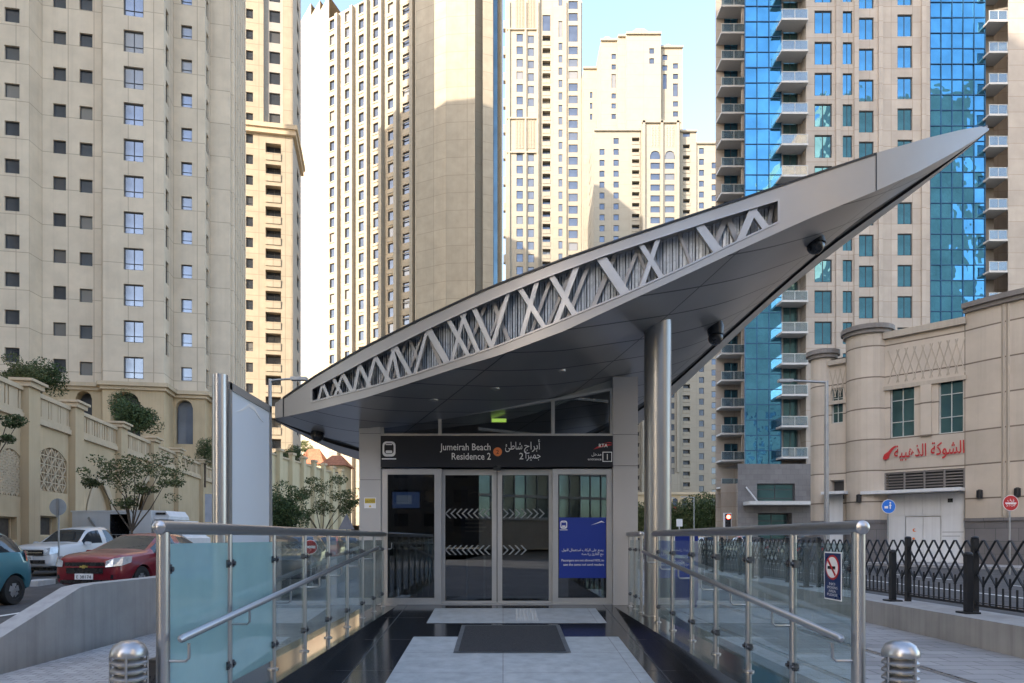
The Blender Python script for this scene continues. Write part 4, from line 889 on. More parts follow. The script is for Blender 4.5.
# sign band
bz0, bz1 = Za(467.5, YD), Za(436.5, YD)
bd = MB(); bd.box(XL1, XR0, YD - .09, YD + .12, bz0, bz1); band = build(bd, 'sign_band', [sign_black], ST, bevel=.004)
PX, PZ = (1, 0, 0), (0, 0, 1); ys_ = YD - .093
def SP(ix, iy): return (Xa(ix, ys_), ys_, Za(iy, ys_))
lt = MB(); tx = SP
text_mb(lt, "Jumeirah Beach", SP(491, 450.2), PX, PZ, .172, 0, 'RIGHT', .003, Xa(491, ys_) - Xa(440.5, ys_), .004); text_mb(lt, "Residence 2", SP(491, 459.6), PX, PZ, .172, 0, 'RIGHT', .003, Xa(491, ys_) - Xa(452, ys_), .004)
text_mb(lt, arabic('شاطئ') , SP(505, 449.5), PX, PZ, .19, 0, 'LEFT', .003, Xa(522, ys_) - Xa(505, ys_)); text_mb(lt, arabic('أبراج'), SP(524, 449.5), PX, PZ, .19, 0, 'LEFT', .003, Xa(540, ys_) - Xa(524, ys_))
text_mb(lt, "2", SP(519, 459.3), PX, PZ, .165, 0, 'LEFT', .003); text_mb(lt, arabic('جميرا'), SP(525, 458.5), PX, PZ, .19, 0, 'LEFT', .003, Xa(540, ys_) - Xa(525, ys_))
disc(lt, SP(497.6, 451.8), PX, PZ, .078, 1, 28, .003); text_mb(lt, "2", SP(497.6, 453.9), PX, PZ, .1, 2, 'CENTER', .005)
tram_icon(lt, SP(389, 459.5), PX, PZ, .32, 0, 3)
text_mb(lt, "RTA", SP(603, 447.2), PX, PZ, .085, 0, 'CENTER', .006, None, .006)
plate(lt, [(-.17, -.05), (.0, -.005), (.17, .03), (.1, .045), (.0, .025), (-.1, .0)], SP(603, 446.6), PX, PZ, .003, 4); plate(lt, [(-.05, .045), (.1, .075), (.16, .055), (.06, .06)], SP(604, 446.4), PX, PZ, .003, 4)
for w_, z_ in ((.092, 0),):
    for r_ in (rect(-.085, .085, .075, .088), rect(-.085, .085, -.088, -.075), rect(-.085, -.072, -.075, .075), rect(.072, .085, -.075, .075)): plate(lt, r_, SP(607.3, 456.8), PX, PZ, .003, 0)
text_mb(lt, "1", SP(607.3, 459.6), PX, PZ, .145, 0, 'CENTER', .003); text_mb(lt, "entrance", SP(601.5, 460.3), PX, PZ, .062, 0, 'RIGHT', .003, .24); text_mb(lt, arabic('مدخل'), SP(601.5, 455.6), PX, PZ, .075, 0, 'RIGHT', .003)
build(lt, 'lettering', [white_letter, orange_letter, sign_black, sign_black, red_letter], band)
# transom lights over the band
tT = [(380, 419.6), (410, 418.8), (438, 417.3), (471.6, 413), (510, 407.5), (553, 400), (585, 394.5), (614, 389)]
tf = MB(); Yt = YD
def TP(ix, iy, d=0): return Vector((Xa(ix, Yt), Yt + d, Za(iy, Yt)))
def fbar(a, b, w, m=0): tf.beam(a, b, .12, w, m, up=(0, 0, 1))
for a, b in zip(tT, tT[1:]): fbar(TP(a[0], a[1], .03), TP(b[0], b[1], .03), .045)
tf.box(XL1, XR0, YD - .03, YD + .09, Za(436.4, YD), Za(433.8, YD))
for x, y in ((382, 419), (440, 417), (553, 400), (611.5, 390)): tf.box(Xa(x, YD) - .03, Xa(x, YD) + .03, YD - .03, YD + .09, Za(433.8, YD), Za(y, YD) + .01)
build(tf, 'transom_frame', [frame_alu], ST, bevel=.003)
tp_ = MB(); n = 24
for k in range(n):
    a, b = 381 + 231 * k / n, 381 + 231 * (k + 1) / n; tp_.face([TP(a, 434.5, .04), TP(b, 434.5, .04), TP(b, interp(tT, b), .04), TP(a, interp(tT, a), .04)])
build(tp_, 'transom_pane', [door_glass], ST)
ab = MB()      # infill between the transom and the soffit
for a, b in zip(tT, tT[1:]):
    p, q_ = TP(a[0], a[1], .06), TP(b[0], b[1], .06); ab.face([p, q_, (q_.x, q_.y, soffit_z(q_.x, q_.y) + .01), (p.x, p.y, soffit_z(p.x, p.y) + .01)])
build(ab, 'transom_infill', [soffit_m], ST)
# doors: two fixed leaves outside, two sliding leaves behind
zd0, zd1 = ZF + .0, Za(469, YD)
chev = Mat('frosted_sticker', (.20, .215, .22), .6, var=.05)
def door(x0, x1, y, st, sb, sr=None):
    sr = sr or st; m_ = MB(); g_ = MB()
    for a, b, c, d in ((x0, x0 + st, zd0, zd1), (x1 - sr, x1, zd0, zd1), (x0 + st, x1 - sr, zd1 - .10, zd1), (x0 + st, x1 - sr, zd0, zd0 + sb)): m_.box(a, b, y, y + .07, c, d)
    o = build(m_, 'door', [frame_alu], ST, bevel=.004, org=(x0, y, zd0)); g_.box(x0 + st - .01, x1 - sr + .01, y + .03, y + .04, zd0 + sb - .01, zd1 - .09); build(g_, 'pane', [door_glass], o); return o
w_ = lambda i: Xa(i, YD)
d1 = door(w_(381.5), w_(441.5), YD - .02, .11, .11, .125); d2 = door(w_(440), w_(496.6), YD + .08, .085, .05); d3 = door(w_(497.4), w_(554), YD + .08, .085, .05); d4 = door(w_(552.5), w_(612), YD - .02, .10, .11)
for dd_, sgn, xs_, y_ in ((d2, -1, [447.5 + 5.6 * k for k in range(8)], YD + .105), (d3, 1, [506 + 6.0 * k for k in range(4)], YD + .105)):
    for zi, cnt in ((513.5, 8), (550, 8)):
        s_ = MB()
        for k, x in enumerate(xs_ if zi > 520 or sgn < 0 else [506 + 6 * j for j in range(7)]):
            P_ = (Xa(x, y_), y_, Za(zi, y_)); a, t = .085, .032
            plate(s_, [(sgn * .05, 0), (-sgn * .035, a), (-sgn * (.035 + t), a), (sgn * (.05 - t), 0), (-sgn * (.035 + t), -a), (-sgn * .035, -a)], P_, PX, PZ, .002)
        build(s_, 'arrow_sticker', [chev], dd_)
ps = MB(); yp = YD + .005; P4 = (Xa(559, yp), yp, Za(578, yp)); pw, ph = Xa(606, yp) - Xa(559, yp), Za(517.5, yp) - Za(578, yp)
plate(ps, rect(0, pw, 0, ph), P4, PX, PZ, .003, 0); yq = yp - .005
def pp(u, v): return (P4[0] + u * pw, yq, P4[2] + v * ph)
tram_icon(ps, pp(.10, .79), PX, PZ, .17, 1, 0); plate(ps, [(-.13, -.03), (.02, .03), (.06, .05), (.12, .015), (.06, .025), (.0, .005)], pp(.83, .90), PX, PZ, .004, 1)
text_mb(ps, arabic('يمنع على الركاب استعمال النول'), pp(.06, .445), PX, PZ, .062, 1, 'LEFT', .003, pw * .88); text_mb(ps, arabic('مع القارئ نفسه'), pp(.48, .38), PX, PZ, .062, 1, 'LEFT', .003, pw * .46)
text_mb(ps, "Passengers are not allowed NOL to", pp(.05, .275), PX, PZ, .058, 1, 'LEFT', .003, pw * .9, .004); text_mb(ps, "use the same nol card readers", pp(.09, .205), PX, PZ, .058, 1, 'LEFT', .003, pw * .86, .004)
build(ps, 'poster', [blue_sign, white_letter], d4)
sn = MB(); sn.box(w_(493), w_(501), YD - .10, YD - .02, Za(470.5, YD), Za(466, YD)); build(sn, 'door_sensor', [dark_plastic], ST, bevel=.01)
th = MB(); th.box(XL1, XR0, YD - .07, YD + .2, ZF - .02, ZF + .012); build(th, 'threshold', [alu], ST)
# yellow notice on the left jamb
ny = MB(); P_ = (Xa(364.3, YD - .06), YD - .066, Za(508.5, YD)); plate(ny, rect(0, .21, 0, .19), P_, PX, PZ, .005, 0); plate(ny, rect(.012, .198, .09, .178), P_, PX, PZ, .007, 1)
text_mb(ny, "CAUTION", (P_[0] + .105, P_[1] - .008, P_[2] + .115), PX, PZ, .04, 2, 'CENTER', .002); plate(ny, [(-.025, 0), (.025, 0), (0, .045)], (P_[0] + .105, P_[1], P_[2] + .02), PX, PZ, .007, 1)
build(ny, 'caution_plate', [white_letter, yellow_paint, dark_plastic], ST)
# column
cz = soffit_z(2.39, 10.55); cm = MB(); cm.lathe(2.39, 10.55, [(.205, .15), (.205, cz - .02), (.205, cz + .12)], 40); cm.lathe(2.39, 10.55, [(.235, .15), (.235, .17), (.2, .175)], 40)
column_m = Mat('satin_steel_cladding', (.30, .295, .29), .34, .7, var=.02, scale=1.2, rvar=.02)
build(cm, 'column', [column_m], ST, 40)
# downlights in the soffit
for ix, Y in ((433, 11.1), (494, 11.0), (560, 10.9)):
    X = Xa(ix, Y); z = soffit_z(X, Y); dl = MB(); dl.lathe(X, Y, [(.0, z - .006), (.07, z - .006), (.09, z - .004), (.09, z + .03)], 20); build(dl, 'downlight', [frame_alu], ST, 40)
# things inside the entrance hall
t = thing('information_screen', 'small lit information screen hanging inside behind the leftmost door', 'screen', (Xa(406, 14.6), 14.6, Za(508, 14.6)))
m_ = MB(); x, z = Xa(406, 14.6), Za(500, 14.6); m_.box(x - .32, x + .32, 14.6, 14.66, z - .2, z + .2); m_.box(x - .02, x + .02, 14.63, 14.65, z + .2, 3.0); build(m_, 'housing', [dark_plastic], t)
m_ = MB(); m_.box(x - .29, x + .29, 14.59, 14.6, z - .17, z + .17); build(m_, 'display', [Emit('screen_glow', (.10, .2, .5), .10)], t); m_ = MB(); m_.box(x - .2, x + .12, 14.585, 14.589, z - .09, z + .1); build(m_, 'picture', [Emit('screen_picture', (.35, .45, .65), .12)], t)
m_ = MB(); x0, x1 = Xa(461, 13.6), Xa(490.5, 13.6); m_.box(x0, x1, 13.6, 13.66, Za(546, 13.6), Za(486, 13.6)); t = tag(build(m_, 'notice_board', [navy], org=((x0 + x1) / 2, 13.6, .2)), 'dark blue notice board standing inside behind the second door', 'notice board')
m_ = MB()
for k in range(4): plate(m_, rect(.08, .5 - .06 * (k % 2), 0, .03), (x0, 13.598, Za(520 + k * 4, 13.6)), PX, PZ, .003)
plate(m_, [(-.13, -.03), (.02, .03), (.12, .015), (.0, .005)], (x0 + .25, 13.598, Za(493, 13.6)), PX, PZ, .003); m_.box(x0 + .1, x0 + .14, 13.6, 13.66, .17, Za(546, 13.6)); m_.box(x1 - .14, x1 - .1, 13.6, 13.66, .17, Za(546, 13.6)); build(m_, 'lettering', [grey_letter], t)
m_ = MB(); x, z = Xa(499, 12.7), Za(420.5, 12.7); m_.box(x - .15, x + .15, 12.7, 12.74, z - .045, z + .045, 0); m_.box(x - .02, x + .02, 12.72, 12.74, z + .045, max(z + .06, soffit_z(x, 12.7) + .02), 0); t = tag(build(m_, 'exit_sign', [dark_plastic], org=(x, 12.7, z)), 'small lit green running-man exit sign hanging inside above the doors', 'exit sign')
m_ = MB(); m_.box(x - .135, x + .135, 12.685, 12.69, z - .033, z + .033, 0); build(m_, 'lit_face', [Emit('exit_green', (.45, .75, .12), .35)], t)
for i, ix in enumerate((390, 400, 411, 421, 431)):
    pass
t = thing('ticket_gate', 'grey steel ticket gate barrier inside behind the leftmost door', 'ticket gate', (Xa(415, 13.9), 13.9, ZF))
m_ = MB(); x0, x1 = Xa(388, 13.9), Xa(434, 13.9); m_.path([(x0, 13.9, 1.25), (x1, 13.9, 1.25), (x1, 13.9, .17)], .025, 10); m_.path([(x0, 13.9, 1.25), (x0, 13.9, .17)], .025, 10)
for k in range(1, 8): x = x0 + (x1 - x0) * k / 8; m_.path([(x, 13.9, .17), (x, 13.9, 1.25)], .009, 6)
build(m_, 'barrier_rail', [steel], t, 40)
m_ = MB(); m_.box(x0 + .2, x0 + .55, 14.2, 15.2, .17, 1.15); build(m_, 'gate_cabinet', [alu], t, bevel=.03)
# cameras under the canopy
def ball_camera(ix, iy, Y, r, label):
    X = Xa(ix, Y); z = soffit_z(X, Y); t = thing('dome_camera', label, 'camera', (X, Y, z), 'cameras under the canopy'); m_ = MB(); zc_ = min(z - r * .6, Za(iy, Y))
    m_.lathe(X, Y, [(r * .95, z + .05), (r * 1.15, z - r * .35), (r * 1.05, zc_ + r * .45), (r * .9, zc_ + r * .4)], 24); build(m_, 'mount', [dark_metal], t, 40)
    m_ = MB(); m_.lathe(X, Y, [(r * math.sin(a) + .001, zc_ - r * math.cos(a)) for a in [math.pi * k / 12 for k in range(13)]], 24); build(m_, 'dome', [dark_plastic], t, 60)
ball_camera(317.5, 427, 12.4, .11, 'black ball camera at the low left end of the canopy'); ball_camera(815.5, 245, 10.3, .125, 'black dome camera near the raised tip of the canopy'); ball_camera(715.5, 338, 11.8, .125, 'black dome camera above and right of the round column')
# ================================================================ railings, bollards, totem, low wall
def railing(label, X, sgn, y_posts, y_end, frosted, y_glass_end, big_first=True, hand=True):
    zt = E + .065; t = thing('glass_railing', label, 'railing', (X, y_posts[0], .15))
    m_ = MB(); n = 20; y0 = y_posts[0] - (.075 if big_first else .03)
    pts = [(X, y0 - .0, zt), (X, y0 + .02, zt), (X, y_end - .02, zt), (X, y_end, zt)]; rr = [.018, .043, .043, .03]; m_.path(pts, rr, 20); build(m_, 'top_rail', [steel], t, 40)
    for k, y in enumerate(y_posts):
        m_ = MB(); r = .040 if (k == 0 and big_first) else .026; zb_ = -.39 if (k == 0 and big_first) else .15
        m_.lathe(X, y, [(r, zb_), (r, zt - .03)], 18); m_.lathe(X, y, [(r * 1.9, zb_), (r * 1.9, zb_ + .012), (r * 1.05, zb_ + .02)], 18); po = build(m_, 'post', [steel], t, 40, org=(X, y, zb_))
        for z in (zt - .26, .38):
            for s in (1, -1):
                if (k == 0 and s < 0) or (k == len(y_posts) - 1 and s > 0): continue
                c_ = MB(); c_.box(X - .02, X + .02, y + s * r, y + s * (r + .035), z - .03, z + .03); c_.path([(X - sgn * .0, y + s * (r + .02), z), (X - sgn * .035, y + s * (r + .02), z)], .016, 8); build(c_, 'glass_clamp', [steel_dark], po, 40)
        if hand:
            hz = zr(y) + 1.14 - (.0 if y > 4.5 else .03); hx = X - sgn * .16
            if y < 10.4 or k == len(y_posts) - 1:
                b_ = MB(); b_.path([(X - sgn * r, y, hz - .13), (hx + sgn * .02, y, hz - .13), (hx, y, hz - .11), (hx, y, hz - .02)], .009, 8); build(b_, 'bracket', [steel], po, 40)
    if hand:
        hx = X - sgn * .16; ya, yb_ = y_posts[0] - .12, min(y_end, 10.6); m_ = MB(); m_.path([(hx, ya, zr(ya) + 1.135), (hx, ya + .02, zr(ya + .02) + 1.14), (hx, yb_, zr(yb_) + 1.14)], [.012, .025, .025], 16); build(m_, 'handrail', [steel], t, 40)
    for k, (a, b) in enumerate(zip(y_posts, y_posts[1:])):
        if a >= y_glass_end: break
        m_ = MB(); ra = .05; m_.box(X - .006, X + .006, a + ra, b - .035, .24 if not (k == 0) else .0, zt - .10); o = build(m_, 'glass_panel', [frost_glass if k in frosted else clear_glass], t)
        if k in frosted: o['label'] = 'frosted teal glass panel'
    return t
railing('glass and steel railing left of the ramp with two frosted teal panels', -2.1, -1, [4.22, 5.23, 6.24, 7.22, 8.2, 9.2, 10.2, 11.1, 11.9], 12.1, (0, 1), 12)
RR = railing('clear glass and steel railing right of the ramp bearing the no-smoking sign', 2.2, 1, [4.23, 5.18, 6.12, 7.05, 7.95, 8.85, 9.7], 9.95, (), 12)
railing('short steel railing between the round column and the right station wall', 2.22, 1, [10.95, 11.45, 11.95], 12.1, (), 12, False, False)
# no-smoking sign on the first glass panel
t = thing('no_smoking_sign', 'navy no-smoking sign stuck to the nearest clear glass panel', 'sign', (2.19, 4.65, 1.0)); xs_ = 2.19
ya, yb_ = F * xs_ / (842 - VX), F * xs_ / (825 - VX); zt_, zb_ = Za(552, 4.53), Za(600, 4.53)
ex = (0, -1, 0); O = (xs_, yb_, zb_); W_, H_ = yb_ - ya, zt_ - zb_
m_ = MB(); plate(m_, rect(0, W_, 0, H_), O, ex, PZ, .004, 0); plate(m_, rect(.008, W_ - .008, .008, H_ - .008), O, ex, PZ, .005, 1); build(m_, 'sign_plate', [white_letter, navy], t)
m_ = MB(); c_ = Vector(O) + Vector(ex) * W_ * .5 + Vector((0, 0, H_ * .68)); r = H_ * .26; sx = W_ * .40 / r
disc(m_, c_ + Vector((-.0052, 0, 0)), ex, PZ, r, 0, 32, .002, sx); disc(m_, c_ + Vector((-.0074, 0, 0)), ex, PZ, r * .84, 1, 32, .002, sx)
plate(m_, [(-r * sx * .6, -.012), (r * sx * .5, -.012), (r * sx * .5, .008), (-r * sx * .6, .008)], c_ + Vector((-.0096, 0, 0)), ex, PZ, .002, 2)
plate(m_, [(-r * sx * .62, r * .55), (-r * sx * .5, r * .68), (r * sx * .62, -r * .55), (r * sx * .5, -r * .68)], c_ + Vector((-.0118, 0, 0)), ex, PZ, .002, 0)
for k, (s_, wd) in enumerate((("NO", .34), ("SMOKING", .62), ("AREA", .42), ("PLEASE", .6))): text_mb(m_, s_, Vector(O) + Vector((-.0055, 0, 0)) + Vector(ex) * W_ * .5 + Vector((0, 0, H_ * (.31 - .075 * k))), ex, PZ, .024, 1, 'CENTER', .002, W_ * wd)
build(m_, 'symbol', [red_letter, white_letter, dark_plastic], t)
# bollard lights
def bollard(x, y, label):
    t = thing('bollard_light', label, 'bollard', (x, y, -.39), 'bollard lights at the foot of the ramp'); z0 = -.39; ztop = .745; r = .102; L_ = Vector((x, y, 0))
    m_ = MB(); m_.lathe(x, y, [(r, z0), (r, .18), (r * .96, .19)], 28); build(m_, 'shaft', [steel], t, 40)
    m_ = MB(); m_.lathe(x, y, [(r, ztop - .095), (r * 1.02, ztop - .085), (r * .97, ztop - .06), (r * .8, ztop - .027), (r * .45, ztop - .006), (.002, ztop)], 28); build(m_, 'cap', [steel], t, 50)
    for k in range(10):
        z = .195 + k * .0455; m_ = MB(); m_.lathe(x, y, [(r * .78, z + .03), (r * .99, z + .012), (r * .99, z), (r * .70, z + .018)], 28); build(m_, 'louvre_ring', [steel], t, 40)
    m_ = MB(); m_.lathe(x, y, [(r * .6, .18), (r * .6, ztop - .09)], 20); build(m_, 'lamp_tube', [frame_light], t, 40)
    for a in (0, 90, 180, 270): m_ = MB(); c, s = math.cos(math.radians(a + 20)), math.sin(math.radians(a + 20)); m_.path([(x + c * r * .96, y + s * r * .96, .17), (x + c * r * .96, y + s * r * .96, ztop - .09)], .008, 6); build(m_, 'stay', [steel], t)
bollard(Xa(129, 4.05), 4.05, 'louvred steel bollard light beside the frosted railing, left of the ramp'); bollard(Xa(900.5, 4.05), 4.05, 'louvred steel bollard light outside the clear railing, right of the ramp')
# totem
t = thing('station_totem', 'tall slanting station totem with a pale blank face and a silver tube edge', 'totem', (-3.25, 8.8, -.39)); zt = Za(376, 8.0)
m_ = MB(); m_.lathe(-3.33, 8.04, [(.088, -.39), (.088, zt + .02), (.0, zt + .025)], 28); build(m_, 'tube_edge', [steel], t, 40)
m_ = MB(); x0, x1 = -3.37, -3.25; y0, y1 = 8.13, 9.6
za_, zb_ = zt - .04, Za(407, 9.6)
def side(x, a, b, c, d, m=0): m_.face([(x, a, c), (x, b, c), (x, b, zb_ + (za_ - zb_) * (y1 - b) / (y1 - y0) + d), (x, a, zb_ + (za_ - zb_) * (y1 - a) / (y1 - y0) + d)], m)
for a, b in ((y0, y0 + .07), (y1 - .07, y1)): m_.prism([(x0, a), (x1, a), (x1, b), (x0, b)], -.39, zb_ + (za_ - zb_) * (y1 - b) / (y1 - y0))
m_.beam((-3.31, y0, za_ - .04), (-3.31, y1, zb_ - .04), .12, .09); m_.box(x0, x1, y0, y1, -.39, -.25); build(m_, 'frame', [alu], t, bevel=.004)
m_ = MB()
for x in (-3.265, -3.355): side(x, y0 + .07, y1 - .07, -.25, -.08)
tf_ = build(m_, 'face_panel', [totem_face], t)
m_ = MB(); pts = [(0, 0), (.2, .05), (.42, .14), (.62, .13), (.80, .06), (.95, .03), (.80, .09), (.62, .17), (.42, .18), (.2, .08)]
plate(m_, pts, (-3.264, 8.35, zb_ - .30), (0, 1, 0), PZ, .004)
pass; build(m_, 'swoosh_mark', [white_letter], tf_)
# low concrete parapet wall on the left
def parapet():
    m_ = MB(); prof = [(3.5, -.33), (8.0, -.32), (10.55, .59), (10.85, .617), (12.3, .62), (60, .64)]
    for (a, za_), (b, zb_) in zip(prof, prof[1:]):
        xa, xb = -6.62 + .07 * (a - 9) * .9 if a < 16 else -6.15, -6.62 + .07 * (b - 9) * .9 if b < 16 else -6.15
        for off, o2 in ((0, 1),):
            m_.face([(xa, a, -.5), (xb, b, -.5), (xb, b, zb_), (xa, a, za_)]); m_.face([(xa, a, za_), (xb, b, zb_), (xb - .30, b, zb_), (xa - .30, a, za_)]); m_.face([(xa - .30, a, za_), (xb - .30, b, zb_), (xb - .30, b, -.5), (xa - .30, a, -.5)])
    return m_
tag(build(parapet(), 'parapet_wall', [concrete], org=(-6.4, 12, -.4), bevel=.01), 'low grey concrete parapet wall ramping up between the paving and the left road', 'wall')
t = thing('litter_bin', 'small dark box bin on the paving beside the first left railing post', 'bin', (-3.75, 7.6, -.39)); m_ = MB(); bx = Xa(158.5, 7.6); m_.box(bx - .07, bx + .10, 7.5, 7.72, -.36, -.02); build(m_, 'body', [dark_plastic], t, bevel=.01); m_ = MB(); m_.box(bx - .08, bx + .11, 7.49, 7.73, -.02, .01); build(m_, 'lid', [dark_metal], t, bevel=.005); m_ = MB(); m_.box(bx - .04, bx + .07, 7.53, 7.69, -.39, -.36); build(m_, 'foot', [dark_metal], t)

# ================================================================ right side: plinth wall, fence, posts, lamps, signs
m_ = MB(); m_.box(7.5, 8.45, -20, 62, -.5, .07); tag(build(m_, 'kerb_wall', [concrete], org=(8, 20, -.5), bevel=.02), 'low concrete wall carrying the black lattice fence beside the tramway', 'wall')
FX = 8.2; t = thing('lattice_fence', 'black steel fence with crossed lattice bars and upright posts on the low wall', 'fence', (FX, 12, .07))
pm = MB(); pm.box(-.045, .045, -.045, .045, 0, 1.27); pm.lathe(0, 0, [(.06, 1.27), (.063, 1.29), (.04, 1.31), (.002, 1.315)], 12); pme = mesh_of(pm, 'post', [dark_metal])
fm_ = MB(); Lp = 1.96 - .11; nb = 6; st = Lp / nb
fm_.box(-.02, .02, 0, Lp, .10, .14); fm_.box(-.015, .015, 0, Lp, .16, .175)
for k in range(nb * 2 + 1):
    y = k * st / 2; 
    if 0 < k < nb * 2: fm_.box(-.011, .011, y - .011, y + .011, .14, .62 if k % 2 else .45)
for k in range(-1, nb + 1):
    for s in (1, -1):
        ya, yb_ = (k + .5) * st - s * st, (k + .5) * st + s * st; za_, zb2_ = .45, 1.24
        c0, c1 = max(0, min(Lp, ya)), max(0, min(Lp, yb_))
        if abs(c1 - c0) < .05: continue
        fz = lambda y: za_ + (zb2_ - za_) * (y - ya) / (yb_ - ya)
        fm_.beam((s * .012, c0, fz(c0)), (s * .012, c1, fz(c1)), .018, .03, up=(1, 0, 0))
fme = mesh_of(fm_, 'lattice_panel', [dark_metal])
for k in range(-2, 24):
    y = 11.87 + 1.96 * k; link('post', pme, t, (FX, y, .07)); link('lattice_panel', fme, t, (FX, y + .055, .07))
link('post', pme, t, (FX, 11.87 + 1.96 * 24, .07))
bp = MB(); bp.box(-.05, .05, -.05, .05, .03, .98); bp.lathe(0, 0, [(.07, .98), (.072, 1.01), (.05, 1.04), (.002, 1.05)], 14); bb_ = MB(); bb_.box(-.13, .13, -.13, .13, 0, .03)
labs = ['nearest fully seen short black post in front of the lattice fence', 'second short black post in front of the lattice fence, behind the steel bollard', 'third short black post by the fence, seen past the no-smoking sign', 'fourth short black post by the fence, seen through the clear railing glass', 'fifth short black post by the fence, small and far along the tramway']
for k, y in enumerate((11.6, 13.85, 17.8, 21.7, 25.6)):
    t = thing('short_post', labs[k], 'post', (7.9, y, .07), 'short black posts along the fence'); link('post_shaft', mesh_of(bp, 'post_shaft', [dark_metal], smooth=None), t, (7.9, y, .07)); link('base_plate', mesh_of(bb_, 'base_plate', [dark_metal]), t, (7.9, y, .07))
# street lamps
def lamp(name, label, x, y, h, arm, z0=0.0, r=.09):
    t = thing(name, label, 'street lamp', (x, y, z0), 'street lamps'); m_ = MB(); m_.path([(x, y, z0), (x, y, z0 + h * .5), (x, y, h)], [r, r * .85, r * .7], 14); m_.lathe(x, y, [(r * 1.6, z0), (r * 1.6, z0 + .25), (r, z0 + .3)], 14); build(m_, 'pole', [pole_grey], t, 40)
    m_ = MB(); m_.path([(x, y, h - .06), (x + arm * .5, y, h - .02), (x + arm, y, h + .01)], [r * .5, r * .45, r * .4], 10); build(m_, 'arm', [pole_grey], t, 40); m_ = MB(); s = 1 if arm > 0 else -1; m_.box(min(x + arm, x + arm + s * .55), max(x + arm, x + arm + s * .55), y - .12, y + .12, h - .05, h + .06); build(m_, 'lamp_head', [pole_grey], t, bevel=.03)
lamp('street_lamp', 'grey street lamp with a short arm before the beige stone building', Xa(826.5, 27), 27, Za(381, 27), -1.35, .0, .10); lamp('street_lamp', 'slim street lamp rising behind the station totem', Xa(270, 24), 24, Za(379, 24), .75, 0, .085)
for px, y, y0 in ((662, 72, 499), (694, 70, 498)): lamp('street_lamp', 'thin far street lamp before the hedge seen right of the round column' if px < 680 else 'thin far street lamp before the hedge left of the traffic light', Xa(px, y), y, Za(y0 - 1, y), -.8 if px > 680 else .8, 0, .06)
# road signs
def road_sign(label, ix, iy, y, r, kind, base=0.0):
    x, z = Xa(ix, y), Za(iy, y); t = thing('road_sign', label, 'road sign', (x, y, base)); m_ = MB(); m_.path([(x, y + .04, base), (x, y + .04, z + r * .8)], .03, 10); build(m_, 'pole', [pole_grey], t, 40); m_ = MB(); P_ = (x, y, z)
    if kind == 'blue':
        disc(m_, P_, PX, PZ, r, 1, 28, .012); disc(m_, (x, y - .013, z), PX, PZ, r * .93, 0, 28, .002)
        plate(m_, [(-.28 * r, -.45 * r), (-.12 * r, -.45 * r), (-.12 * r, .0), (.0, .0), (-.2 * r, .3 * r), (-.4 * r, .0), (-.28 * r, 0)], (x + .42 * r, y - .015, z + .1 * r), PX, PZ, .003, 1); disc(m_, (x + .22 * r, y - .015, z + .52 * r), PX, PZ, r * .12, 1, 12, .003); plate(m_, rect(-.6 * r, -.1 * r, -.28 * r, .05 * r), (x, y - .015, z), PX, PZ, .003, 1)
        build(m_, 'sign_face', [blue_round, white_letter], t)
    elif kind == 'noentry':
        disc(m_, P_, PX, PZ, r, 1, 28, .012); disc(m_, (x, y - .013, z), PX, PZ, r * .94, 0, 28, .002)
        for dz in (.32, -.32): text_mb(m_, arabic('قف') if dz > 0 else 'STOP', (x, y - .016, z + dz * r - .12 * r), PX, PZ, r * .5, 1, 'CENTER', .003)
        plate(m_, rect(-.7 * r, .7 * r, -.1 * r, .06 * r), (x, y - .015, z), PX, PZ, .003, 1); build(m_, 'sign_face', [red_letter, white_letter], t)
    elif kind == 'entry_bar':
        disc(m_, P_, PX, PZ, r, 1, 28, .012); disc(m_, (x, y - .013, z), PX, PZ, r * .94, 0, 28, .002); plate(m_, rect(-.7 * r, .7 * r, -.17 * r, .17 * r), (x, y - .015, z), PX, PZ, .003, 1); build(m_, 'sign_face', [red_letter, white_letter], t)
    elif kind == 'back':
        disc(m_, P_, PX, PZ, r, 0, 28, .012); plate(m_, rect(-.05, .05, -r * 1.2, r), (x, y - .02, z), PX, PZ, .02, 1); build(m_, 'sign_back', [Mat('sign_back_grey', (.40, .42, .44), .5, .3), pole_grey], t)
    elif kind == 'tri':
        plate(m_, [(-r, -r * .9), (r, -r * .9), (0, r)], P_, PX, PZ, .012, 0); build(m_, 'sign_back', [Mat('sign_back_dark', (.16, .17, .20), .5, .3)], t)
road_sign('round blue lane sign on a pole before the white shopfront boarding', 888.5, 506.5, 26.0, .27, 'blue'); road_sign('round red stop sign on a pole before the right stone bay', 1010.5, 503, 25.0, .29, 'noentry')
road_sign('round sign seen from its grey back by the ochre wall', 58, 507, 24, .30, 'back'); road_sign('dark triangular sign seen from behind beside the far bushy tree', 346.5, 522, 30, .36, 'tri'); road_sign('small red no-entry sign seen through the clear left railing glass', 310.5, 547, 19, .2, 'entry_bar')
m_ = MB(); x, y = Xa(213, 27), 27; m_.box(x - .32, x + .32, y, y + .05, Za(522, y), Za(494, y)); m_.path([(x, y + .07, 0), (x, y + .07, Za(496, y))], .03, 8); tag(build(m_, 'sign_board', [Mat('board_grey', (.34, .37, .42), .5)], org=(x, y, 0)), 'small grey louvred board on a pole beside the totem tube', 'sign')
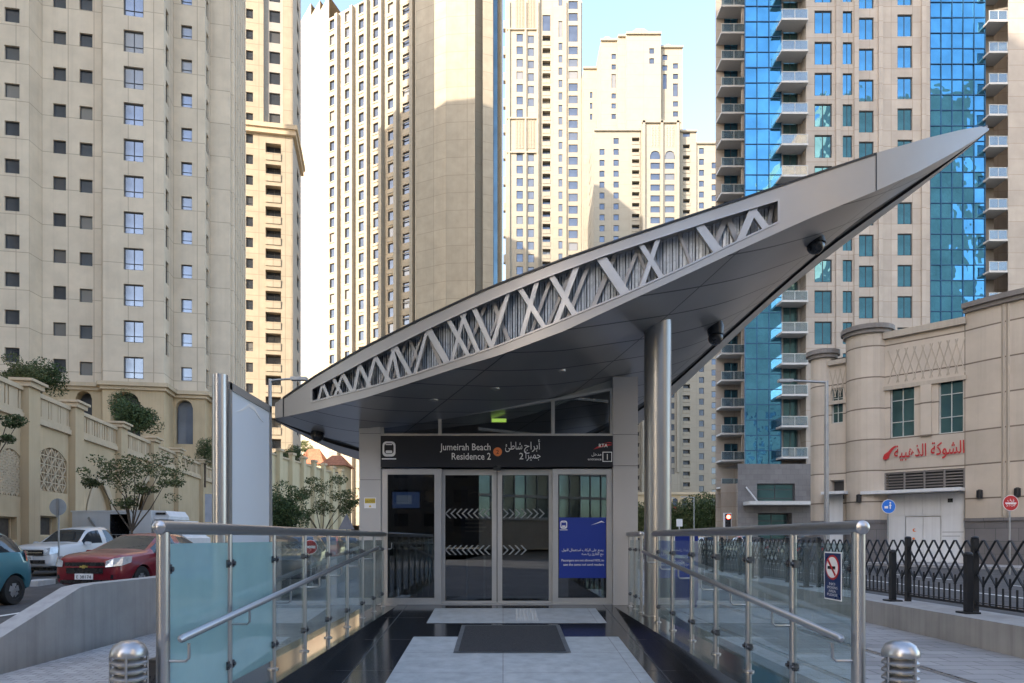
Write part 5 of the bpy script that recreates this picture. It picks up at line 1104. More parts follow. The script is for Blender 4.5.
# traffic light
t = thing('traffic_light', 'traffic light showing red in a white-edged housing by the glass tower', 'traffic light', (Xa(727, 46), 46, 0)); x, y = Xa(727, 46), 46
m_ = MB(); m_.path([(x, y, 0), (x, y, Za(527, y))], .07, 12); build(m_, 'pole', [pole_grey], t, 40)
m_ = MB(); m_.box(x - .27, x + .27, y - .1, y - .06, Za(528, y), Za(513, y), 1); m_.box(x - .17, x + .17, y - .3, y - .1, Za(527, y), Za(514, y), 0); build(m_, 'housing', [dark_plastic, white_letter], t, bevel=.01)
m_ = MB(); disc(m_, (x, y - .305, Za(517, y)), PX, PZ, .13, 0, 20, .01); build(m_, 'lamp', [Emit('red_lamp', (1, .05, .03), 9)], t); m_ = MB()
for k in (1, 2): disc(m_, (x, y - .305, Za(517, y) - .28 * k), PX, PZ, .1, 0, 20, .01)
build(m_, 'lamp', [dark_metal], t, label='unlit lamp lenses')
m_ = MB(); x, y = Xa(679.5, 50), 50; m_.box(x - .22, x + .22, y, y + .05, Za(526.5, y), Za(519, y)); m_.path([(x, y + .06, 0), (x, y + .06, Za(520, y))], .03, 8); tag(build(m_, 'sign_board', [white_letter, dark_plastic], org=(x, y, 0)), 'small white square sign on a pole before the far hedge', 'sign')
m_ = MB(); x, y = Xa(676, 17), 17; m_.box(x - .55, x + .55, y, y + .08, -.2, 1.4, 0); m_.box(x - .45, x + .3, y - .005, y, .85, .93, 1); m_.box(x - .45, x + .2, y - .005, y, .7, .76, 1); m_.path([(x - .5, y + .04, -.39), (x - .5, y + .04, -.2)], .03, 8); m_.path([(x + .5, y + .04, -.39), (x + .5, y + .04, -.2)], .03, 8); tag(build(m_, 'platform_board', [blue_sign, white_letter], org=(x, y, -.39)), 'blue board standing on the tram platform behind the round column', 'sign board')

# ================================================================ left street wall with balustrade, gates, lattice windows
WP = (-19.1, 26.0); w0, w1 = add2(WP, SD, -16), add2(WP, SD, 62); ztop = 7.4
WL = Bld('street_wall', 'long ochre wall with piers and a pale balustrade, arches and lattice windows beside the left street', 'wall', (WP[0], WP[1], 0), [ochre, ochre_trim, ochre_trim], fm=ochre_trim, gm=interior_dark)
WL.gm = Mat('shutter_dark', (.06, .05, .042), .7)
tanp = Mat('lattice_ground', (.22, .165, .10), .9)
ops = [dict(a=-26, b=-6, ys=[468], h=48, arch='seg', d=.25, gm=tanp, name='lattice_window'), dict(a=0, b=20.5, ys=[472], h=47, arch='seg', d=.25, gm=tanp, name='lattice_window'), dict(a=37, b=67, ys=[470], h=44, arch='seg', d=.25, gm=tanp, name='lattice_window'),
       dict(a=-24, b=17, ys=[528], h=24, d=.3, name='gate'), dict(a=38, b=57, ys=[526], h=20, d=.3, name='gate'),
       dict(a=87, b=113, ys=[505], h=46, arch='point', d=.2, gm=ochre_trim, name='blind_arch'), dict(a=134, b=160, ys=[508], h=56, arch='point', d=1.2, name='archway'),
       dict(a=181, b=195, ys=[489], h=32, arch='seg', d=.3, name='lattice_window'), dict(a=204, b=213.5, ys=[491], h=30, arch='seg', d=.3, name='lattice_window'), dict(a=290, b=298, ys=[497], h=22, arch='round', d=.3, name='archway')]
WL.wall_xy(w0, w1, 0, ztop - 1.05, ops, 0)
WL.wall_xy(w1, add2(w0, SD, 78), 0, 1, (), 0) if False else None
nW = (SD[1], -SD[0])
bk0, bk1 = add2(w0, nW, -.5), add2(w1, nW, -.5); WL.wall_xy(bk1, bk0, 5.4, ztop - 1.05); WL.mb.face([(*w0, ztop - 1.05), (*w1, ztop - 1.05), (*bk1, ztop - 1.05), (*bk0, ztop - 1.05)])
ledge(WL.mb, [w0, w1], ztop - 1.25, ztop - 1.03, .14, 1)
for i0, i1, yc, hh in ((87, 113, 505, 46), (134, 160, 508, 56)):     # pale surrounds of the two pointed arches
    a_, b_ = along(WP, SD, i0), along(WP, SD, i1); Y = (a_[1] + b_[1]) / 2; zc_, h_ = Za(yc, Y), hh * Y / F; w = math.hypot(b_[0] - a_[0], b_[1] - a_[1]); rise = w * .8; N = 12
    def ap(s, grow):
        x = 2 * s - 1; h = math.sqrt(max(0, 4 - (1 + abs(x)) ** 2)) / math.sqrt(3); u = w / 2 + x * (w / 2 + grow); z = zc_ + h_ / 2 - rise + h * (rise + grow * 1.3); return add2(add2(a_, SD, u), nW, .05), z
    pts = [(ap(i / N, 0), ap(i / N, .42)) for i in range(N + 1)]
    for (p, q_), (p2, q2) in zip(pts, pts[1:]): WL.mb.face([(*p[0], p[1]), (*p2[0], p2[1]), (*q2[0], q2[1]), (*q_[0], q_[1])], 1)
    for s in (0, 1): p, q_ = pts[-s]; WL.mb.face([(*p[0], 0), (*q_[0], 0), (*q_[0], q_[1]), (*p[0], p[1])], 1)
sp_ = [14, 18.6, 23.2, 27.9, 32.2, 38.0, 43.6, 49.0, 56.1, 62.0, 68.0, 74.0, 80.0]
WL.finish()
for k, y in enumerate(sp_):
    c_ = add2(WP, SD, (y - 26.0) * 1.018); hw, o = .48, .30; gap = ((sp_ + [86])[k + 1] - y) * 1.018; m_ = MB()
    def pr(grow): return [add2(add2(c_, SD, -hw - grow), nW, o + grow), add2(add2(c_, SD, hw + grow), nW, o + grow), add2(add2(c_, SD, hw + grow), nW, -.35), add2(add2(c_, SD, -hw - grow), nW, -.35)]
    m_.prism(pr(0), 0, ztop + .05, 0); m_.prism(pr(.12), ztop + .05, ztop + .25, 1); m_.prism(pr(.22), ztop + .25, ztop + .36, 1); m_.prism(pr(.08), 0, .5, 0); build(m_, 'pier', [ochre, ochre_trim], WL.root, org=(c_[0], c_[1], 0))
    if y > 78: continue
    m_ = MB(); a_, b_ = add2(c_, SD, hw + .01), add2(c_, SD, gap - hw - .01)
    def bar(z0, z1, o0, o1): m_.prism([add2(a_, nW, o0), add2(b_, nW, o0), add2(b_, nW, o1), add2(a_, nW, o1)], z0, z1)
    bar(ztop - .12, ztop + .06, .12, -.22); bar(ztop - 1.03, ztop - .9, .08, -.18)
    n = 15
    for j in range(n):
        u = (j + .5) * (gap - 2 * hw) / n; p = add2(a_, SD, u)
        wd = .085 if j % 4 else .17
        m_.prism([add2(add2(p, SD, -wd), nW, .03), add2(add2(p, SD, wd), nW, .03), add2(add2(p, SD, wd), nW, -.13), add2(add2(p, SD, -wd), nW, -.13)], ztop - .9, ztop - .12)
    build(m_, 'balustrade', [ochre_trim], WL.root, org=(a_[0], a_[1], ztop - 1))
for i0, i1, yc, hh in ((0, 20.5, 472, 47), (37, 67, 470, 44), (181, 195, 489, 32), (204, 213.5, 491, 30)):
    a_, b_ = along(WP, SD, i0), along(WP, SD, i1); Y = (a_[1] + b_[1]) / 2; zc_, h_ = Za(yc, Y), hh * Y / F * .98; w = math.hypot(b_[0] - a_[0], b_[1] - a_[1]); m_ = MB()
    ex = (SD[0], SD[1], 0); O = Vector((*add2(a_, nW, -.06), zc_ - h_ / 2)); n = 8; nz = max(4, int(h_ / (w / n)))
    for j in range(1, n): m_.beam(O + Vector(ex) * (w * j / n), O + Vector(ex) * (w * j / n) + Vector((0, 0, h_ * .97)), .05, .05, up=(nW[0], nW[1], 0))
    for j in range(1, nz): m_.beam(O + Vector((0, 0, h_ * j / nz)), O + Vector(ex) * w + Vector((0, 0, h_ * j / nz)), .05, .05, up=(nW[0], nW[1], 0))
    for j in range(n):
        for k in range(nz):
            if (j + k) % 2: m_.beam(O + Vector(ex) * (w * j / n) + Vector((0, 0, h_ * k / nz)), O + Vector(ex) * (w * (j + 1) / n) + Vector((0, 0, h_ * (k + 1) / nz)), .06, .05, up=(nW[0], nW[1], 0))
            else: m_.beam(O + Vector(ex) * (w * j / n) + Vector((0, 0, h_ * (k + 1) / nz)), O + Vector(ex) * (w * (j + 1) / n) + Vector((0, 0, h_ * k / nz)), .06, .05, up=(nW[0], nW[1], 0))
    build(m_, 'lattice', [ochre_trim], WL.root, org=(a_[0], a_[1], zc_))
sheet('podium_deck', [add2(w0, nW, -.5), add2(w1, nW, -.5), (-34, 150), (-120, 150), (-110, 20)], 4.9, 5.5, [ochre_trim])
# ================================================================ far end of the left street
w0f, w1f = (Xa(262, 80), 80), (Xa(346, 112), 112); df = (w1f[0] - w0f[0], w1f[1] - w0f[1]); Lf = math.hypot(*df); df = (df[0] / Lf, df[1] / Lf); nf = (df[1], -df[0])
m_ = MB(); hz = lambda y: Za(458 + (y - 82) * .75, y)
N = 8
for k in range(N):
    a, b = add2(w0f, df, Lf * k / N), add2(w0f, df, Lf * (k + 1) / N); zt = Za(452 + 26 * (k / N) ** .8, (a[1] + b[1]) / 2)
    facade(m_, a, b, 0, zt, [dict(u0=1.2, u1=3.0, v0=1.0, v1=5.2, d=.3, arch='round')] if k in (1, 3) else (), 0, 0)
    if k in (1, 3): m_.prism([add2(add2(a, df, 1.1), nf, -.28), add2(add2(a, df, 3.1), nf, -.28), add2(add2(a, df, 3.1), nf, -.32), add2(add2(a, df, 1.1), nf, -.32)], .9, 5.3, 2)
    m_.prism([a, add2(a, nf, .5), add2(add2(a, df, .9), nf, .5), add2(a, df, .9)], 0, zt + .5, 0); m_.prism([add2(a, df, -.15), add2(add2(a, df, -.15), nf, .65), add2(add2(a, df, 1.05), nf, .65), add2(a, df, 1.05)], zt + .5, zt + .8, 1)
    m_.prism([add2(a, nf, .15), add2(b, nf, .15), add2(b, nf, -.3), add2(a, nf, -.3)], zt - .2, zt + .02, 1)
tag(build(m_, 'garden_wall', [villa_wall, ochre_trim, interior_dark], org=(w0f[0], w0f[1], 0)), 'pale yellow stepped garden wall with piers beyond the totem', 'wall')
def villa(label, i0, i1, y, top, ridge, base=0, hip=.28):
    x0, x1 = Xa(i0, y), Xa(i1, y); z = Za(top, y); zr_ = Za(ridge, y); d = max(6, (x1 - x0)); t = thing('villa', label, 'house', ((x0 + x1) / 2, y, base)); m_ = MB()
    ops = [dict(u0=(x1 - x0) * f_, u1=(x1 - x0) * f_ + 1.2, v0=z - 3.2, v1=z - 1.2, d=.25) for f_ in (.15, .6)]
    facade(m_, (x0, y), (x1, y), base, z, ops); facade(m_, (x1, y), (x1, y + d), base, z); facade(m_, (x1, y + d), (x0, y + d), base, z); facade(m_, (x0, y + d), (x0, y), base, z); build(m_, 'wall', [villa_wall], t)
    for f_ in (.15, .6): m_ = MB(); m_.box(x0 + (x1 - x0) * f_, x0 + (x1 - x0) * f_ + 1.2, y + .2, y + .24, z - 3.2, z - 1.2); build(m_, 'window', [win_far], t)
    e = .6; m_ = MB(); A = [(x0 - e, y - e, z), (x1 + e, y - e, z), (x1 + e, y + d + e, z), (x0 - e, y + d + e, z)]; c0, c1 = x0 + (x1 - x0) * hip, x1 - (x1 - x0) * hip; R0, R1 = (c0, y + d / 2, zr_), (c1, y + d / 2, zr_)
    m_.face([A[0], A[1], R1, R0]); m_.face([A[1], A[2], R1]); m_.face([A[2], A[3], R0, R1]); m_.face([A[3], A[0], R0]); m_.face(A[::-1]); build(m_, 'roof', [roof_tile], t)
villa('yellow villa with a red hipped tile roof behind the bushy street tree', 322, 344, 125, 465.5, 453.5); villa('partly hidden villa with a sloping red roof behind the round bush', 298, 322, 142, 464, 447)
m_ = MB(); y = 150; facade(m_, (Xa(341, y), y), (Xa(374, y), y), 0, Za(468, y), [dict(u0=1 + k * 1.55, u1=1.9 + k * 1.55, v0=2, v1=Za(474, y), d=.3) for k in range(4)]); m_.box(Xa(341, y), Xa(374, y), y + .32, y + 6, 0, Za(468, y) - .01, 1); m_.box(Xa(343, y), Xa(352, y), y - .2, y - .05, Za(473, y), Za(467.5, y), 2)
tag(build(m_, 'colonnade_building', [jbr_far, tanp, blue_sign], org=(Xa(357, y), y, 0)), 'pale far building with tall slots and a blue sign seen beside the left station wall', 'building')

# ================================================================ trees, bushes, hedges
def leafball(m_, c, r, n, size, rng, flat=1.0, m=0):
    for _ in range(n):
        while True:
            v = Vector((rng.uniform(-1, 1), rng.uniform(-1, 1), rng.uniform(-1, 1)))
            if .25 < v.length < 1: break
        v = v * (v.length ** -.35); p = Vector(c) + Vector((v.x * r, v.y * r, v.z * r * flat)); a = Vector((rng.gauss(0, 1), rng.gauss(0, 1), rng.gauss(0, .7))).normalized(); b = a.orthogonal().normalized(); b = (b * math.cos(1) + a.cross(b) * math.sin(rng.uniform(0, 6.28))).normalized(); s = size * rng.uniform(.6, 1.3)
        m_.face([p - a * s - b * s * .1, p + b * s * .5, p + a * s, p - b * s * .5], m, [(0, 0)] * 4)
def tree(label, x, y, z0, trunk_h, blobs, leaf, seed, n=260, size=.14, r=.10, group=None, cat='tree', name='tree', limbs=True):
    rng = random.Random(seed); t = thing(name, label, cat, (x, y, z0), group); m_ = MB(); fork = Vector((x + rng.uniform(-.1, .1), y, z0 + trunk_h))
    m_.path([(x, y, z0), (x + rng.uniform(-.08, .08), y, z0 + trunk_h * .5), fork], [r, r * .8, r * .7], 8); c_ = MB()
    for bx, bz, br, fl in blobs:
        c = Vector((x + bx, y + rng.uniform(-.7, .7) * br, z0 + bz))
        if limbs: mid_ = fork.lerp(c, .5) + Vector((rng.uniform(-.2, .2), rng.uniform(-.2, .2), rng.uniform(-.1, .25))); m_.path([fork - Vector((0, 0, .1)), mid_, c], [r * .5, r * .3, r * .1], 6)
        for k in range(7):
            cc = c + Vector((rng.gauss(0, .5) * br, rng.gauss(0, .5) * br, rng.gauss(0, .4) * br * fl)); leafball(c_, cc, br * rng.uniform(.3, .55), int(n / 3.5), size * .62, rng, .6)
    build(m_, 'trunk', [bark], t, 50); build(c_, 'crown', [leaf], t); return t
y = 27; s = y / F
px = lambda dx: dx * s
tree('flat-topped sparse street tree before the pointed arches of the ochre wall', Xa(131, y), y, 0.0, 1.7, [(px(-30), px(98), .8, .3), (px(-18), px(110), .9, .35), (px(2), px(106), 1.0, .45), (px(18), px(112), .9, .35), (px(30), px(100), .8, .35), (px(38), px(88), .6, .3), (px(-8), px(88), .9, .5), (px(-2), px(70), .5, .6), (px(14), px(82), .7, .5), (px(-36), px(90), .5, .3)], leaf_olive, 5, 270, .085, .07)
y = 22; s = y / F
tree('dark tree branch tip entering beside the first ochre pier', Xa(-30, y), y, 0.0, 2.4, [(px(20), px(155), .6, .4), (px(38), px(162), .5, .3), (px(46), px(156), .4, .3), (px(-10), px(165), .8, .5), (px(34), px(140), .4, .3)], leaf_dark, 8, 240, .07, .08)
y = 48; s = y / F
tree('bushy many-stemmed street tree before the pale garden wall, left of the station wall', Xa(322, y), y, 0.0, 1.5, [(px(-22), px(62), 1.1, .5), (px(-8), px(70), 1.2, .6), (px(8), px(72), 1.2, .55), (px(22), px(60), 1.1, .5), (px(32), px(56), .8, .4), (px(-28), px(52), .8, .5), (px(0), px(52), 1.2, .6), (px(15), px(46), .9, .6), (px(-15), px(44), .9, .6)], leaf_olive, 12, 340, .12, .08)
def bush(label, ix, iy, y, rx, rz, leaf, seed, base, n=900, group=None, name='bush'):
    rng = random.Random(seed); x, z = Xa(ix, y), Za(iy, y); t = thing(name, label, 'bush', (x, y, base), group); m_ = MB(); c_ = MB(); m_.path([(x, y, base), (x, y, z)], .09, 6)
    for k in range(18):
        v = Vector((rng.gauss(0, .4), rng.gauss(0, .4), rng.gauss(0, .4))); leafball(c_, (x + v.x * rx, y + v.y * rx, z + v.z * rz), rx * .55, n // 3, max(.045, rx * .06), rng, rz / rx)
    build(m_, 'stem', [bark], t); build(c_, 'foliage', [leaf], t)
bush('rounded dark bush above the balustrade at the second ochre pier', 40, 377, 33, .95, .75, leaf_dark, 1, 5.5); bush('low spreading bush above the first bay of the balustrade', 14, 374, 31, .8, .6, leaf_olive, 2, 5.5)
bush('large leafy bush in front of the wide round arch', 134, 416, 49, 1.5, 1.3, leaf_dark, 3, 5.5); bush('leafy bush filling the wide round arch behind', 121, 411, 54, 1.0, 1.5, leaf_dark, 4, 5.5); bush('small shrub at the foot of the small round arch', 205, 452, 56, .8, 1.2, leaf_dark, 14, 5.5)
bush('round clipped bush on the far garden wall before the red roofs', 293.5, 457, 95, 1.5, 1.3, leaf_dark, 5, 7); bush('low bush on the far garden wall beside the totem', 280, 459, 92, 1.4, .8, leaf_dark, 6, 7)
bush('dark clipped conical bush standing behind the totem panel', 280, 514, 45, 1.3, 1.7, leaf_dark, 7, 0, 1500); bush('spreading tree top above the red roofs', 322, 451, 160, 4.5, 2.2, leaf_olive, 9, 0, 1200)
for k, (ix, iy, rx, rz) in enumerate(((646, 519, 3.6, 3.0), (668, 516, 3.4, 3.3), (684, 519, 3.0, 2.8), (702, 515, 3.6, 3.6), (719, 519, 3.0, 2.8))):
    bush(['dark far tree clump beside the round column', 'dark far tree clump with a rounded top right of the column', 'lower far tree clump in the middle of the hedge row', 'tallest far tree clump in the hedge row', 'far tree clump just left of the traffic light'][k], ix, iy, 135, rx, rz, leaf_dark if k % 2 else leaf_olive, 30 + k, 0, 1300, 'far trees before the arcaded base', 'far_tree')

# ================================================================ vehicles
def paint(name, col, metal=.2): return Mat(name, col, .3, metal, var=.02, scale=2, coat=.7, rvar=.0)
tyre_m = Mat('tyre_rubber', (.018, .018, .018), .85, var=.2); rim_m = Mat('alloy_rim', (.42, .42, .43), .35, .8, var=.08); car_glass = Mirror('car_glass', (.055, .065, .075), .55, .05, .0); lamp_clear = Mat('headlamp_glass', (.50, .53, .56), .12, .3, var=.25, scale=9); lamp_red = Mat('tail_lamp', (.45, .02, .02), .2); chrome = Mat('chrome', (.7, .7, .7), .12, 1.0, var=.03); gold = Mat('gold_badge', (.65, .48, .15), .3, .7)
def wheel(parent, org, x, y, r, w=.2):
    s = 1 if x > 0 else -1; M4 = lambda pts: pts
    def ring(rad, xx, n=28): return [(xx, y + rad * math.cos(2 * math.pi * i / n), r + rad * math.sin(2 * math.pi * i / n)) for i in range(n)]
    m_ = MB(); m_.rings([ring(r * .64, x - s * w / 2), ring(r * .95, x - s * w / 2), ring(r, x - s * w * .35), ring(r, x + s * w * .35), ring(r * .95, x + s * w / 2), ring(r * .66, x + s * w * .5), ring(r * .64, x + s * w * .42)]); wl = build(m_, 'wheel', [tyre_m], parent, 35, org=(x, y, r))
    m_ = MB()
    for k in range(5):
        a = 2 * math.pi * k / 5 + .3
        d = [(-.17, .10), (.17, .10), (.20, .63), (-.20, .63)]
        P_ = [(x + s * w * (.46 if v < .3 else .40), y + r * (v * math.cos(a) - u * math.sin(a)), r + r * (v * math.sin(a) + u * math.cos(a))) for u, v in d]; Q = [(p[0] - s * .03, p[1], p[2]) for p in P_]
        m_.face(P_)
        for i in range(4): m_.face([P_[i], P_[(i + 1) % 4], Q[(i + 1) % 4], Q[i]])
    m_.rings([ring(r * .66, x + s * w * .44), ring(r * .60, x + s * w * .38)], 0, False); m_.rings([ring(r * .17, x + s * w * .47, 12), ring(r * .16, x + s * w * .36, 12)], 0); build(m_, 'rim', [rim_m], wl, 35)
    m_ = MB(); m_.face(ring(r * .62, x + s * w * .30)); build(m_, 'brake_disc', [dark_metal], wl)
def cr(tab, t):
    n = len(tab); i = max(0, min(n - 2, int(t))); f = t - i; p = [tab[max(0, i - 1)], tab[i], tab[i + 1], tab[min(n - 1, i + 2)]]
    return [.5 * (2 * b + (c - a) * f + (2 * a - 5 * b + 4 * c - d) * f * f + (3 * b - a - 3 * c + d) * f ** 3) for a, b, c, d in zip(*p)]
def car(name, label, cat, loc, rot, st, wheels, r, body_m, glass_top, glass_side, pillars, group=None, lower=None):
    """st: stations (y, half width, bottom, waist, top, top half width), front at -y; glass given as station intervals"""
    t = thing(name, label, cat, (0, 0, 0), group); K = 5; N = (len(st) - 1) * K; bd = MB(); gls = {k_: MB() for k_ in (('windscreen', 0), ('rear_window', 0), ('side_window', 1), ('side_window', -1))}
    def section(s):
        y, hw, zb, zw, zt_, tw = cr(st, s); tw = min(tw, hw); h = zw - zb; pts = [(0, zb), (hw * .80, zb), (hw * .95, zb + h * .10), (hw * .995, zb + h * .32), (hw, zb + h * .55), (hw * .985, zb + h * .80), (hw * .95, zw)]
        g = zt_ - zw
        for f in (.10, .5, .88): pts.append((hw * .95 + (tw - hw * .95) * f + .03 * math.sin(f * math.pi) * min(1, g * 3), zw + g * (f * .96)))
        pts += [(tw * .90, zt_ - g * .0 - .012), (tw * .5, zt_ + .012), (0, zt_ + .018)]; return [(p[0], y, p[1]) for p in pts]
    S = [section(i / K) for i in range(N + 1)]
    wb = [(y0, r * 1.16) for y0 in wheels]
    def cut(p):    # lift the lower edge round the wheels to leave real wheel arches
        x, y, z = p
        for y0, R_ in wb:
            d = abs(y - y0)
            if d < R_ and abs(x) > .35: z = max(z, r + math.sqrt(R_ * R_ - d * d) * .98 if z < r + R_ * .97 else z)
        return (x, y, z)
    S2 = [[cut(p) if k < 6 else p for k, p in enumerate(s)] for s in S]
    for i in range(N):
        for j in range(len(S2[0]) - 1):
            tgt = bd; c = (i + .5) / K
            if j in (7, 8) and any(a <= c <= b for a, b in glass_side) and not any(abs(c - q_) < .11 for q_ in pillars): tgt = 'side'
            if j >= 10 and any(a <= c <= b for a, b in glass_top): tgt = 'top'
            for sgn in (1, -1):
                P4 = [S2[i][j], S2[i + 1][j], S2[i + 1][j + 1], S2[i][j + 1]]; P4 = [(p[0] * sgn, p[1], p[2]) for p in P4]
                tg_ = gls[('side_window', sgn)] if tgt == 'side' else gls[('windscreen' if c < glass_top[0][1] + .01 else 'rear_window', 0)] if tgt == 'top' else bd
                tg_.face(P4 if sgn > 0 else P4[::-1])
    for s_ in (S2[0], S2[-1]):
        poly = [p for p in s_] + [(-p[0], p[1], p[2]) for p in s_[::-1][1:-1]]; bd.face(poly)
    build(bd, 'body', [body_m], t, 38)
    for nm, g_ in gls.items():
        if g_.f: build(g_, nm[0], [car_glass], t, 38)
    u = MB(); L0, L1 = st[0][0] + .25, st[-1][0] - .25; u.box(-st[3][1] * .78, st[3][1] * .78, L0, L1, .2, r * 1.9); build(u, 'underbody', [dark_plastic], t)
    for y0 in wheels:
        for s_ in (1, -1): wheel(t, None, s_ * (st[3][1] - .12), y0, r)
    return t
def front_box(t, name, mats, boxes, bevel=.012, smooth=None):
    m_ = MB()
    for bx in boxes: m_.box(*bx)
    return build(m_, name, mats, t, smooth, bevel)
def mirrors(t, x, y, z, m):
    for s_ in (1, -1):
        m_ = MB(); m_.rings([[(s_ * (x + dx), y + dy * k, z + dz * k) for dy, dz in ((-.08, -.05), (.06, -.06), (.07, .05), (-.05, .06))] for dx, k in ((-.02, .6), (.05, 1), (.15, 1), (.20, .6))]); build(m_, 'wing_mirror', [m], t, 50)
def plate_no(t, y, z, s, w=.46):
    m_ = MB(); m_.box(-w / 2, w / 2, y - .015, y, z - .07, z + .07, 0); text_mb(m_, s, (0, y - .016, z - .045), PX, PZ, .11, 1, 'CENTER', .003, w * .8); build(m_, 'number_plate', [white_letter, dark_plastic], t)
def place(t, x, y, rot, z=0.0): t.location = (x, y, z); t.rotation_euler = (0, 0, rot)
# dark red saloon
red_p = paint('dark_red_paint', (.20, .012, .022))
st = [(-2.28, .64, .32, .70, .80, .52), (-2.20, .78, .24, .77, .89, .60), (-1.98, .86, .20, .83, .96, .67), (-1.5, .89, .19, .89, 1.01, .72), (-1.0, .90, .19, .94, 1.06, .74), (-.25, .90, .19, .94, 1.40, .60), (.35, .90, .19, .95, 1.47, .60), (.95, .90, .19, .97, 1.42, .59), (1.65, .89, .22, 1.0, 1.10, .66), (2.1, .83, .28, .95, 1.05, .64), (2.28, .70, .38, .84, .96, .55)]
t = car('parked_car', 'dark red saloon car facing the viewer behind the concrete parapet', 'car', 0, 0, st, (-1.38, 1.32), .325, red_p, [(4.1, 4.95), (7.1, 7.9)], [(4.3, 7.6)], [5.9, 6.05])
front_box(t, 'grille', [dark_plastic], [(-.50, .50, -2.295, -2.15, .68, .77), (-.46, .46, -2.298, -2.15, .50, .64), (-.62, .62, -2.292, -2.15, .27, .35)]); front_box(t, 'grille_bar', [red_p], [(-.52, .52, -2.312, -2.2, .64, .68)])
m_ = MB(); plate(m_, [(-.11, -.012), (-.1, .025), (-.035, .028), (-.03, .045), (.045, .045), (.04, .028), (.11, .025), (.1, -.012), (.03, -.015), (.025, -.035), (-.045, -.035), (-.04, -.015)], (0, -2.314, .66), PX, PZ, .008); build(m_, 'badge', [gold], t)
for s_ in (1, -1):
    m_ = MB(); m_.rings([[(s_ * (x + dx), y, z) for dx, z in ((-.0, .66), (.14, .67), (.15, .79), (-.02, .77))] for x, y in ((.48, -2.235), (.56, -2.19))]); m_.rings([[(s_ * x, y, z) for x, y, z in q_] for q_ in ([(.54, -2.325, .66), (.54, -2.295, .80)], [(.71, -2.295, .67), (.70, -2.25, .86)], [(.85, -2.15, .69), (.84, -2.09, .90)], [(.905, -1.88, .76), (.90, -1.83, .91)])], 0, False, False); build(m_, 'headlight', [lamp_clear], t)
    front_box(t, 'fog_lamp', [dark_metal], [(s_ * .62 - .08, s_ * .62 + .08, -2.275, -2.1, .38, .47)])
mirrors(t, .90, -.72, .98, red_p); plate_no(t, -2.305, .43, 'E 38174'); front_box(t, 'door_handle', [red_p], [(s_ * .905 - .012, s_ * .905 + .012, y_, y_ + .18, .82, .845) for s_ in (1, -1) for y_ in (.25, 1.1)], .004)
place(t, -9.78, 18.57, math.radians(-5))
# white pickup
wh = paint('white_car_paint', (.62, .63, .64), 0)
st = [(-2.52, .70, .45, .80, .95, .60), (-2.44, .84, .34, .86, 1.02, .68), (-2.2, .90, .32, .92, 1.08, .74), (-1.6, .92, .34, 1.02, 1.15, .78), (-1.0, .92, .34, 1.08, 1.20, .78), (-.35, .92, .34, 1.10, 1.66, .62), (.3, .92, .34, 1.10, 1.76, .62), (.85, .92, .34, 1.10, 1.72, .62), (1.1, .92, .36, 1.10, 1.14, .84), (2.2, .92, .40, 1.10, 1.14, .86), (2.55, .90, .45, 1.08, 1.12, .84)]
t = car('pickup_truck', 'white double-cab pickup truck parked behind the dark red saloon', 'pickup', 0, 0, st, (-1.62, 1.45), .37, wh, [(4.1, 4.95), (7.2, 7.8)], [(4.3, 7.5)], [5.9, 6.05])
front_box(t, 'grille', [dark_plastic], [(-.60, .60, -2.55, -2.35, .74, .93)]); front_box(t, 'grille_bar', [chrome], [(-.58, .58, -2.565, -2.54, .825, .85), (-.07, .07, -2.575, -2.55, .79, .89)], .004); front_box(t, 'air_intake', [dark_plastic], [(-.66, .66, -2.55, -2.35, .46, .58)])
for s_ in (1, -1):
    m_ = MB(); m_.rings([[(s_ * x, y, z) for x, y, z in q_] for q_ in ([(.62, -2.55, .76), (.62, -2.50, .97)], [(.80, -2.50, .77), (.78, -2.43, 1.02)], [(.925, -2.26, .82), (.915, -2.2, 1.03)])], 0, False, False); build(m_, 'headlight', [lamp_clear], t); front_box(t, 'fog_lamp', [dark_metal], [(s_ * .72 - .07, s_ * .72 + .07, -2.47, -2.3, .47, .57)])
mirrors(t, .93, -.85, 1.16, wh); plate_no(t, -2.56, .66, 'D 52906')
place(t, -16.35, 26.3, math.radians(-5))
# teal hatchback, seen from its rear corner
teal = paint('teal_car_paint', (.045, .20, .25), .3)
st = [(-1.80, .60, .34, .64, .72, .5), (-1.7, .74, .24, .70, .82, .58), (-1.3, .79, .2, .84, .96, .66), (-.85, .80, .2, .93, 1.06, .68), (-.2, .80, .2, .98, 1.46, .56), (.5, .80, .2, 1.0, 1.52, .56), (1.15, .80, .2, 1.02, 1.47, .55), (1.52, .78, .24, 1.02, 1.24, .56), (1.70, .75, .28, .90, 1.00, .54), (1.80, .66, .36, .76, .86, .5)]
t = car('parked_car', 'teal hatchback car cut off by the left edge, showing its rear wheel', 'car', 0, 0, st, (-1.16, 1.18), .30, teal, [(3.1, 3.95), (6.3, 7.3)], [(3.3, 6.5)], [4.9, 5.05])
for s_ in (1, -1): m_ = MB(); m_.rings([[(s_ * x, y, z) for x, y, z in q_] for q_ in ([(.63, 1.75, .84), (.60, 1.70, 1.1)], [(.74, 1.63, .85), (.72, 1.57, 1.1)], [(.79, 1.50, .88), (.78, 1.46, 1.06)])], 0, False, False); build(m_, 'tail_light', [lamp_red], t)
mirrors(t, .8, -.6, 1.02, teal); place(t, Xa(-73, 12.6) + .0, 12.6, math.radians(0))
